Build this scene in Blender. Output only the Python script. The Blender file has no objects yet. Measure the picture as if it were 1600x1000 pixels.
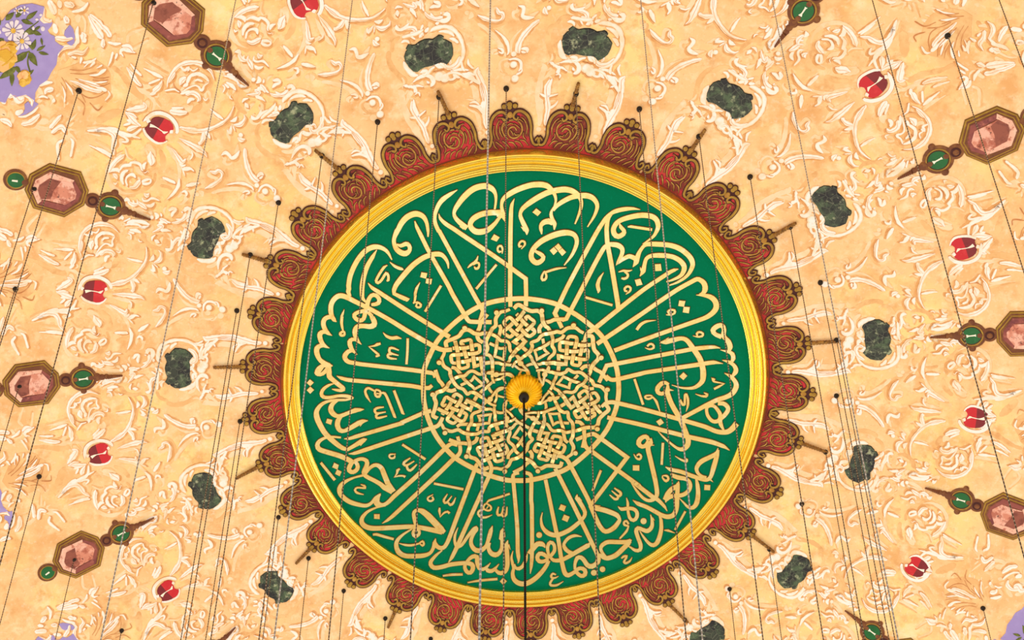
import bpy, bmesh, math, random
from mathutils import Vector, Matrix
random.seed(7)
PI = math.pi
sc = bpy.context.scene
COL = sc.collection

# ------------------------------------------------------------------ camera
FPX, TH, ROLL = 2699.992, 0.962115, 0.017
CX, CY, CH = -0.624, -15.467, 25.329
PPX, PPY = 736.56, 1815.62
RHO = 18.994                                   # radius of the dome
ZC = -math.sqrt(RHO ** 2 - 3.8 ** 2)           # height of the dome's centre (z = 0 at the gilded frame)
#CAMOVERRIDE
_fw = Vector((0, math.sin(TH), math.cos(TH)))
_u0 = Vector((0, -math.cos(TH), math.sin(TH)))
_r0 = _fw.cross(_u0)
_rt = _r0 * math.cos(ROLL) + _u0 * math.sin(ROLL)
_up = -_r0 * math.sin(ROLL) + _u0 * math.cos(ROLL)
CAMP = Vector((CX, CY, -CH))
cam_d = bpy.data.cameras.new('camera')
cam = bpy.data.objects.new('camera', cam_d)
COL.objects.link(cam)
m = Matrix((_rt, _up, -_fw)).transposed().to_4x4()
m.translation = CAMP
cam.matrix_world = m
cam_d.sensor_fit = 'HORIZONTAL'
cam_d.sensor_width = 36
cam_d.lens = FPX * 36 / 1600
cam_d.shift_x = (800 - PPX) / 1600
cam_d.shift_y = (PPY - 500) / 1600
cam_d.clip_end = 500
sc.camera = cam

# ------------------------------------------------------------------ light
sc.view_settings.view_transform = 'Standard'
sc.view_settings.look = 'None'
sc.view_settings.exposure = 0.0
sc.view_settings.gamma = 1.0
sc.view_settings.use_curve_mapping = False
w = bpy.data.worlds.new('mosque_interior_light')
sc.world = w
w.use_nodes = True
nt = w.node_tree
nt.nodes.clear()
tc = nt.nodes.new('ShaderNodeTexCoord')
sx = nt.nodes.new('ShaderNodeSeparateXYZ')
rp = nt.nodes.new('ShaderNodeValToRGB')
mp = nt.nodes.new('ShaderNodeMapRange')
mp.inputs[1].default_value = -1.0
mp.inputs[2].default_value = 0.2
bg = nt.nodes.new('ShaderNodeBackground')
wo = nt.nodes.new('ShaderNodeOutputWorld')
rp.color_ramp.elements[0].position = 0.05
rp.color_ramp.elements[0].color = (0.78, 0.53, 0.28, 1)      # carpet and lamps far below
rp.color_ramp.elements[1].position = 0.31
rp.color_ramp.elements[1].color = (2.6, 2.58, 2.5, 1)        # the bright ring of windows
for pos_, c_ in ((0.15, (1.05, 0.90, 0.68, 1)), (0.6, (2.0, 1.9, 1.7, 1)), (1.0, (1.0, 0.95, 0.85, 1))):
    e = rp.color_ramp.elements.new(pos_)
    e.color = c_
nt.links.new(tc.outputs['Generated'], sx.inputs[0])
nt.links.new(sx.outputs[2], mp.inputs[0])
nt.links.new(mp.outputs[0], rp.inputs[0])
nt.links.new(rp.outputs[0], bg.inputs[0])
bg.inputs[1].default_value = 0.66
nt.links.new(bg.outputs[0], wo.inputs[0])

def area(name, loc, target, size, power, col):
    d = bpy.data.lights.new(name, 'AREA')
    d.shape = 'DISK'
    d.size = size
    d.energy = power
    d.color = col
    o = bpy.data.objects.new(name, d)
    COL.objects.link(o)
    o.location = loc
    o.rotation_euler = (Vector(target) - Vector(loc)).to_track_quat('-Z', 'Y').to_euler()
    return o
area('gleam_fill_light', (-14, 17, -13), (0, 0, 0), 7, 1500, (1.0, 0.96, 0.88))  # unseen area lamp, added to give the gilding its gleam

# ------------------------------------------------------------------ geometry of the dome
def at(u, v, h=0.0):
    """photo pixel -> (R, a): the point of the dome surface (sunk by h) it shows"""
    d = _fw + _rt * ((u - PPX) / FPX) - _up * ((v - PPY) / FPX)
    d.normalize()
    o = CAMP - Vector((0, 0, ZC))
    b = o.dot(d)
    c = o.dot(o) - (RHO - h) ** 2
    t = -b + math.sqrt(max(b * b - c, 0))
    P = CAMP + d * t
    return math.hypot(P.x, P.y), math.atan2(P.y, P.x)

def dome(R, a, h=0.0):
    s = R / RHO
    c = math.sqrt(max(1 - s * s, 0))
    r = RHO - h
    return Vector((r * s * math.cos(a), r * s * math.sin(a), ZC + r * c))

def nrm(R, a):                                   # inward (towards the floor)
    return (Vector((0, 0, ZC)) - dome(R, a)).normalized()

def clock(a):
    mins = int(round(((math.degrees(a) + 90) % 360) / 360 * 720 / 5.0)) * 5 % 720
    hh = mins // 60
    return '%d:%02d' % (12 if hh == 0 else hh, mins % 60)

# ------------------------------------------------------------------ materials
def lin(c):
    return tuple(((x / 255) / 12.92 if x / 255 <= 0.04045 else ((x / 255 + 0.055) / 1.055) ** 2.4) for x in c) + (1,)

def mat(name, col, blobs=(), rough=0.85, metal=0.0, bump=0.0, bscale=40, spec=0.3):
    """blobs: (colour, scale, low, high, strength[, kind]) layers of procedural noise over the base colour"""
    mt = bpy.data.materials.new(name)
    mt.use_nodes = True
    n = mt.node_tree
    b = n.nodes['Principled BSDF']
    b.inputs['Roughness'].default_value = rough
    b.inputs['Metallic'].default_value = metal
    b.inputs['Specular IOR Level'].default_value = spec
    geo = n.nodes.new('ShaderNodeNewGeometry')
    rgb = n.nodes.new('ShaderNodeRGB')
    rgb.outputs[0].default_value = lin(col)
    cur = rgb.outputs[0]
    for k, bl in enumerate(blobs):
        c, s, lo, hi, st = bl[:5]
        kind = bl[5] if len(bl) > 5 else 'noise'
        if kind == 'noise':
            t = n.nodes.new('ShaderNodeTexNoise')
            t.inputs['Scale'].default_value = s
            t.inputs['Detail'].default_value = 6
            t.inputs['Roughness'].default_value = 0.6
            out = t.outputs['Fac']
        elif kind == 'vor':
            t = n.nodes.new('ShaderNodeTexVoronoi')
            t.inputs['Scale'].default_value = s
            sp = n.nodes.new('ShaderNodeSeparateColor')
            n.links.new(t.outputs['Color'], sp.inputs[0])
            out = sp.outputs[0]
        else:
            t = n.nodes.new('ShaderNodeTexVoronoi')
            t.feature = 'DISTANCE_TO_EDGE'
            t.inputs['Scale'].default_value = s
            out = t.outputs['Distance']
        off = n.nodes.new('ShaderNodeVectorMath')
        off.inputs[1].default_value = (3.7 * k, 1.3 * k, 9.1 * k)
        n.links.new(geo.outputs['Position'], off.inputs[0])
        n.links.new(off.outputs[0], t.inputs['Vector'])
        mr = n.nodes.new('ShaderNodeMapRange')
        mr.inputs[1].default_value = lo
        mr.inputs[2].default_value = hi
        mr.inputs[3].default_value = 0
        mr.inputs[4].default_value = st
        n.links.new(out, mr.inputs[0])
        mx = n.nodes.new('ShaderNodeMix')
        mx.data_type = 'RGBA'
        n.links.new(mr.outputs[0], mx.inputs[0])
        n.links.new(cur, mx.inputs[6])
        mx.inputs[7].default_value = lin(c)
        cur = mx.outputs[2]
    n.links.new(cur, b.inputs['Base Color'])
    if bump:
        t = n.nodes.new('ShaderNodeTexNoise')
        t.inputs['Scale'].default_value = bscale
        n.links.new(geo.outputs['Position'], t.inputs['Vector'])
        bp = n.nodes.new('ShaderNodeBump')
        bp.inputs['Strength'].default_value = bump
        bp.inputs['Distance'].default_value = 0.02
        n.links.new(t.outputs['Fac'], bp.inputs['Height'])
        n.links.new(bp.outputs[0], b.inputs['Normal'])
    return mt

M = {}
M['plaster'] = mat('painted_plaster', (250, 208, 152), [((255, 226, 150), .8, .5, .66, .9), ((240, 184, 122), 1.1, .5, .66, .75), ((234, 172, 108), 2.4, .52, .68, .7),
        ((255, 240, 200), 3.5, .53, .7, .6), ((224, 162, 98), 6.0, .57, .73, .55), ((255, 244, 224), 14, .55, .75, .4), ((196, 132, 82), 30, .63, .76, .5), ((120, 84, 60), 9, .72, .78, .5)], rough=.9, bump=.1)
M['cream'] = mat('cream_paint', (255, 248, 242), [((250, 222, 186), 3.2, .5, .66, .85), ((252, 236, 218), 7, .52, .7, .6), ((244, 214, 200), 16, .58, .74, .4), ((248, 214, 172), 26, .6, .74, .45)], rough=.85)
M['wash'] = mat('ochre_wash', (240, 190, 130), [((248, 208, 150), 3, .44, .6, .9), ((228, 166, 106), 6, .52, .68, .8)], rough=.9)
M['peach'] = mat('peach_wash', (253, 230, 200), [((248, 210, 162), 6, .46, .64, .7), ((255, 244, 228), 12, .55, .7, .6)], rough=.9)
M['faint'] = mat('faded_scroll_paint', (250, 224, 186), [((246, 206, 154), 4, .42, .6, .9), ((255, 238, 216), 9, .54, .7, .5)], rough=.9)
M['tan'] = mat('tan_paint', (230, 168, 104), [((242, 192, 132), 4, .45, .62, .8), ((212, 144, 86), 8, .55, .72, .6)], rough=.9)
M['rust'] = mat('rust_paint', (208, 142, 90), [((234, 178, 120), 8, .45, .62, .8)], rough=.9)
M['green'] = mat('green_field', (0, 116, 80), [((0, 98, 68), 1.4, .5, .7, .5), ((0, 130, 96), 30, .52, .7, .6), ((34, 104, 88), .9, .62, .72, .35)], rough=.9, spec=.05)
M['leaf'] = mat('gold_leaf', (255, 222, 140), [((255, 240, 176), 2.6, .46, .62, .7), ((236, 182, 96), 7, .56, .7, .6), ((255, 250, 214), 6, .60, .72, .7), ((196, 132, 60), 16, .66, .76, .6)],
        rough=.38, metal=.88, bump=.08, bscale=30)
M['edge'] = mat('brown_outline', (122, 84, 30), rough=.8)
M['frame'] = mat('gilded_frame', (255, 218, 92), [((255, 232, 136), 5, .5, .68, .45), ((250, 190, 50), 9, .58, .74, .5)], rough=.22, metal=.9, bump=.04)
M['dark'] = mat('dark_iron', (34, 26, 22), rough=.6)

# ------------------------------------------------------------------ objects
def link(o, parent=None):
    COL.objects.link(o)
    if parent:
        o.parent = parent
    return o

def tag(o, label=None, cat=None, group=None, kind=None):
    for k, v in (('label', label), ('category', cat), ('group', group), ('kind', kind)):
        if v:
            o[k] = v
    return o

def empty(name, loc, label, cat, group=None):
    o = bpy.data.objects.new(name, None)
    o.empty_display_size = .2
    o.location = loc
    link(o)
    return tag(o, label, cat, group)

class MB:
    """collects painted strips, patches and lathed shapes; build() links them as ONE mesh object"""
    def __init__(s):
        s.v, s.f, s.mi, s.sm = [], [], [], []
    def strip(s, L, R, h, mi=0, base=0.0, hs=None):
        n0 = len(s.v)
        n = len(L)
        for i in range(n):
            hh = h if hs is None else h + hs[i]
            s.v += [dome(*L[i], hh), dome(*R[i], hh), dome(*L[i], base), dome(*R[i], base)]
        for i in range(n - 1):
            a, b = n0 + 4 * i, n0 + 4 * i + 4
            s.f += [(a, a + 1, b + 1, b), (a + 2, a, b, b + 2), (a + 1, a + 3, b + 3, b + 1)]
            s.mi += [mi] * 3
        e0, e1 = n0, n0 + 4 * (n - 1)
        s.f += [(e0, e0 + 2, e0 + 3, e0 + 1), (e1, e1 + 1, e1 + 3, e1 + 2)]
        s.mi += [mi] * 2
    def poly(s, pts, h, mi=0, base=0.0, maxe=.3):
        bm = bmesh.new()
        # flat chart of the dome around the polygon, so that it fills without distortion
        vs = [bm.verts.new((R * math.cos(a), R * math.sin(a), 0)) for R, a in pts]
        es = [bm.edges.new((vs[i], vs[(i + 1) % len(vs)])) for i in range(len(vs))]
        bmesh.ops.triangle_fill(bm, use_beauty=True, use_dissolve=False, edges=es)
        for _ in range(6):
            big = [e for e in bm.edges if e.calc_length() > maxe]
            if not big:
                break
            bmesh.ops.subdivide_edges(bm, edges=big, cuts=1)
            bmesh.ops.triangulate(bm, faces=bm.faces[:])
        n0 = len(s.v)
        bm.verts.index_update()
        for v in bm.verts:
            s.v.append(dome(math.hypot(v.co.x, v.co.y), math.atan2(v.co.y, v.co.x), h))
        for f in bm.faces:
            s.f.append(tuple(n0 + v.index for v in f.verts))
            s.mi.append(mi)
        bm.free()
        n0 = len(s.v)
        for R, a in pts:
            s.v += [dome(R, a, h), dome(R, a, base)]
        k = len(pts)
        for i in range(k):
            a, b = n0 + 2 * i, n0 + 2 * ((i + 1) % k)
            s.f.append((a, a + 1, b + 1, b))
            s.mi.append(mi)
    def ring(s, prof, n=256, mi=0, a0=0, a1=2 * PI):
        """prof: list of (R, h) swept round the dome's axis"""
        n0 = len(s.v)
        k = len(prof)
        full = abs(a1 - a0 - 2 * PI) < 1e-6
        m_ = n if full else n + 1
        for i in range(m_):
            a = a0 + (a1 - a0) * i / n
            for R, h in prof:
                s.v.append(dome(R, a, h))
        for i in range(n):
            for j in range(k - 1):
                a, b = n0 + i * k + j, n0 + ((i + 1) % m_) * k + j
                s.f.append((a, a + 1, b + 1, b))
                s.mi.append(mi)
    def tube(s, P, r, n=8, mi=0):
        n0 = len(s.v)
        k = len(P)
        rr = r if isinstance(r, (list, tuple)) else [r] * k
        for i in range(k):
            t = (P[min(i + 1, k - 1)] - P[max(i - 1, 0)]).normalized()
            x = t.orthogonal().normalized() if i == 0 else (x - t * x.dot(t)).normalized()
            y = t.cross(x)
            for j in range(n):
                g = 2 * PI * j / n
                s.v.append(P[i] + (x * math.cos(g) + y * math.sin(g)) * rr[i])
        for i in range(k - 1):
            for j in range(n):
                a, b = n0 + i * n + j, n0 + i * n + (j + 1) % n
                s.f.append((a, b, b + n, a + n))
                s.mi.append(mi)
        s.f += [tuple(n0 + j for j in range(n)), tuple(n0 + (k - 1) * n + j for j in reversed(range(n)))]
        s.mi += [mi] * 2
    def dot(s, R, a, rad, h, mi=0, el=1.0, n=20, bulge=0.0, base=0.0):
        """round boss lying on the dome, optionally domed by bulge; el stretches it radially"""
        n0 = len(s.v)
        rings = 4 if bulge else 1
        s.v.append(dome(R, a, h + bulge))
        for q in range(1, rings + 1):
            f = q / rings
            hh = h + bulge * math.sqrt(max(1 - f * f, 0))
            for j in range(n):
                g = 2 * PI * j / n
                s.v.append(dome(R + rad * f * el * math.cos(g), a + rad * f * math.sin(g) / R, hh))
        for j in range(n):
            s.v.append(dome(R + rad * el * math.cos(2 * PI * j / n), a + rad * math.sin(2 * PI * j / n) / R, base))
        for j in range(n):
            s.f.append((n0, n0 + 1 + j, n0 + 1 + (j + 1) % n))
            s.mi.append(mi)
            for q in range(rings):
                A, B = n0 + 1 + q * n + j, n0 + 1 + q * n + (j + 1) % n
                s.f.append((A, A + n, B + n, B))
                s.mi.append(mi)
    def build(s, name, mats, parent=None, origin=None, smooth=False):
        me = bpy.data.meshes.new(name)
        up_ = parent
        while up_ is not None and up_.type != 'EMPTY' and up_.parent is not None:
            up_ = up_.parent
        off = origin if origin is not None else (Vector(up_.location) if up_ is not None and up_.type == 'EMPTY' else Vector((0, 0, 0)))
        me.from_pydata([v - off for v in s.v], [], s.f)
        for mt in (mats if isinstance(mats, (list, tuple)) else [mats]):
            me.materials.append(mt)
        me.polygons.foreach_set('material_index', s.mi)
        if smooth:
            me.polygons.foreach_set('use_smooth', [True] * len(s.f))
        bm = bmesh.new()
        bm.from_mesh(me)
        bmesh.ops.recalc_face_normals(bm, faces=bm.faces[:])
        bm.to_mesh(me)
        bm.free()
        me.update()
        o = bpy.data.objects.new(name, me)
        if origin is not None and parent is None:
            o.location = origin
        return link(o, parent)

# ------------------------------------------------------------------ reading the traced drawings
TILE = {'A': (620, 270), 'B': (780, 270), 'C': (930, 310), 'D': (540, 360), 'E': (680, 360), 'F': (780, 340), 'G': (920, 370), 'H': (1000, 410),
        'I': (1010, 490), 'J': (1010, 580), 'K': (980, 650), 'L': (480, 400), 'M': (480, 490), 'N': (480, 580), 'O': (490, 660), 'P': (540, 740),
        'Q': (600, 810), 'R': (680, 760), 'S': (690, 830), 'U': (790, 760), 'V': (800, 830), 'W': (910, 740), 'X': (920, 800), 'Y': (980, 720),
        'Z1': (560, 500), 'Z2': (560, 590), 'Z3': (590, 670), 'Z4': (660, 720), 'n': (760, 460),
        's1': (150, 170), 's2': (230, 50), 's3': (290, 130), 's4': (160, 250), 's5': (250, 220), 's6': (380, 200)}
SCALE = {k: 10.0 for k in TILE}
for k, v, s_ in (('k1', (640, 440), 5), ('k2', (800, 440), 5), ('k3', (640, 580), 5), ('k4', (800, 580), 5), ('a', (820, 500), 12.5), ('c', (820, 560), 12.5),
                 ('s7', (280, 300), 8.68), ('s8', (60, 60), 8.68), ('p', (0, 0), 5), ('t2', (400, 0), 4), ('t1', (0, 0), 4), ('t5', (0, 250), 4), ('t6', (400, 250), 4),
                 ('j', (30, 240), 7.2727), ('g', (630, 40), 12.5), ('r', (210, 160), 12.5), ('b', (830, 120), 6.667), ('px', (0, 0), 1)):
    TILE[k] = v
    SCALE[k] = s_

def parse(txt):
    out = []
    for ln in txt.strip().splitlines():
        tk = ln.split()
        if not tk:
            continue
        kind = tk[0]
        pts = []
        t = 'px'
        wd = 3.0
        for q in tk[1:]:
            if q in TILE:
                t = q
                continue
            cor = q.endswith('!')
            xs = [float(z) for z in q.rstrip('!').split(',')]
            s_ = SCALE[t]
            if len(xs) > 2:
                wd = xs[2] / s_
            pts.append((TILE[t][0] + xs[0] / s_, TILE[t][1] + xs[1] / s_, wd, cor))
        out.append((kind, pts))
    return out

def smooth_stroke(pts, step=2.5):
    """Catmull-Rom through the traced points, broken at corners -> [(x, y, w)]"""
    n = len(pts)
    closed = n > 4 and math.hypot(pts[0][0] - pts[-1][0], pts[0][1] - pts[-1][1]) < 0.9
    res = []
    for i in range(n - 1):
        p1, p2 = pts[i], pts[i + 1]
        p0 = pts[i - 1] if i > 0 and not p1[3] else (pts[-2] if closed and i == 0 else None)
        p3 = pts[i + 2] if i + 2 < n and not p2[3] else (pts[1] if closed and i == n - 2 else None)
        d = math.hypot(p2[0] - p1[0], p2[1] - p1[1])
        if p0 is None:
            p0 = (2 * p1[0] - p2[0], 2 * p1[1] - p2[1])
        if p3 is None:
            p3 = (2 * p2[0] - p1[0], 2 * p2[1] - p1[1])
        # tangents limited to the span (keeps long straight legs straight)
        d0 = max(math.hypot(p1[0] - p0[0], p1[1] - p0[1]), 1e-6)
        d3 = max(math.hypot(p3[0] - p2[0], p3[1] - p2[1]), 1e-6)
        def tang(a, b, c, da, dc):
            va = ((b[0] - a[0]) / da, (b[1] - a[1]) / da)
            vc = ((c[0] - b[0]) / dc, (c[1] - b[1]) / dc)
            tx, ty = va[0] * da * da + vc[0] * dc * dc, va[1] * da * da + vc[1] * dc * dc
            l = max(math.hypot(tx, ty), 1e-9)
            return tx / l * d, ty / l * d
        dd = max(d, 1e-6)
        m1 = tang(p0, p1, p2, d0, dd)
        m2 = tang(p1, p2, p3, dd, d3)
        k = max(2, int(d / step))
        for j in range(k):
            t = j / k
            h00, h10, h01, h11 = 2 * t ** 3 - 3 * t * t + 1, t ** 3 - 2 * t * t + t, -2 * t ** 3 + 3 * t * t, t ** 3 - t * t
            res.append((h00 * p1[0] + h10 * m1[0] + h01 * p2[0] + h11 * m2[0], h00 * p1[1] + h10 * m1[1] + h01 * p2[1] + h11 * m2[1], p1[2] + (p2[2] - p1[2]) * t))
    res.append(pts[-1][:3])
    return res

def edges_px(res, grow=0.0):
    L, R = [], []
    n = len(res)
    for i in range(n):
        a, b, c = res[max(i - 1, 0)], res[i], res[min(i + 1, n - 1)]
        t1 = (b[0] - a[0], b[1] - a[1])
        t2 = (c[0] - b[0], c[1] - b[1])
        l1, l2 = math.hypot(*t1), math.hypot(*t2)
        if l1 < 1e-9:
            t1, l1 = t2, l2
        if l2 < 1e-9:
            t2, l2 = t1, l1
        l1, l2 = max(l1, 1e-9), max(l2, 1e-9)
        n1 = (-t1[1] / l1, t1[0] / l1)
        n2 = (-t2[1] / l2, t2[0] / l2)
        nx, ny = n1[0] + n2[0], n1[1] + n2[1]
        l = math.hypot(nx, ny)
        if l < 1e-6:
            nx, ny, l = n1[0], n1[1], 1
        nx, ny = nx / l, ny / l
        ms = 1 / max(nx * n1[0] + ny * n1[1], .6)
        w_ = (b[2] / 2 + grow) * ms
        L.append((b[0] + nx * w_, b[1] + ny * w_))
        R.append((b[0] - nx * w_, b[1] - ny * w_))
    if grow > 0:                                            # the outline also closes the ends
        for k0, k1 in ((0, 1), (-1, -2)):
            dx, dy = res[k0][0] - res[k1][0], res[k0][1] - res[k1][1]
            l = max(math.hypot(dx, dy), 1e-6)
            for Q in (L, R):
                Q[k0] = (Q[k0][0] + dx / l * grow, Q[k0][1] + dy / l * grow)
    return L, R

IDENT = lambda R, a: (R, a)
def rounded(res):
    n = len(res)
    cum = [0]
    for i in range(1, n):
        cum.append(cum[-1] + math.hypot(res[i][0] - res[i - 1][0], res[i][1] - res[i - 1][1]))
    out = []
    q0 = res[0][0] * .37 + res[0][1] * .53
    for i, (x, y, w_) in enumerate(res):
        d = min(cum[i], cum[-1] - cum[i])
        r = max(w_ * .75, .6)
        k = math.sqrt(max(1 - (1 - min(d / r, 1)) ** 2, 0.02))
        wob = 1 + .10 * math.sin(cum[i] * .28 + q0) + .06 * math.sin(cum[i] * .7 + 2 * q0)
        out.append((x, y, w_ * k * (wob if w_ > 1.2 else 1)))
    return out
def draw(mb, items, h, mi=0, xf=IDENT, edge=None, edge_w=0.55, base=0.0, jitter=0.0, soft=False):
    """lay traced strokes, patches and dots on the dome; edge = material slot of a darker outline"""
    for q, (kind, pts) in enumerate(items):
        hh = h + jitter * (q % 7)
        P = lambda c: xf(*at(*c))
        if kind == 's':
            res = smooth_stroke(pts, 1.6 if soft else 2.5)
            if soft:
                res = rounded(res)
            L, R = edges_px(res)
            mb.strip([P(c) for c in L], [P(c) for c in R], hh, mi, base)
            if edge is not None:
                L, R = edges_px(res, edge_w)
                mb.strip([P(c) for c in L], [P(c) for c in R], hh - .006, edge, base)
        elif kind == 'p':
            mb.poly([P(c[:2]) for c in pts], hh, mi, base)
            if edge is not None:
                cx = sum(c[0] for c in pts) / len(pts)
                cy = sum(c[1] for c in pts) / len(pts)
                mb.poly([P((c[0] + (c[0] - cx) / max(math.hypot(c[0] - cx, c[1] - cy), .1) * edge_w * 1.3,
                            c[1] + (c[1] - cy) / max(math.hypot(c[0] - cx, c[1] - cy), .1) * edge_w * 1.3)) for c in pts], hh - .006, edge, base)
        elif kind == 'o':
            c = pts[0]
            r = c[2]
            for gr, lift, slot in ((0, 0, mi),) + (((edge_w, -.006, edge),) if edge is not None else ()):
                mb.poly([P((c[0] + (r + gr) * math.cos(g * PI / 10), c[1] + (r + gr) * math.sin(g * PI / 10))) for g in range(20)], hh + lift, slot, base)
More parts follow.
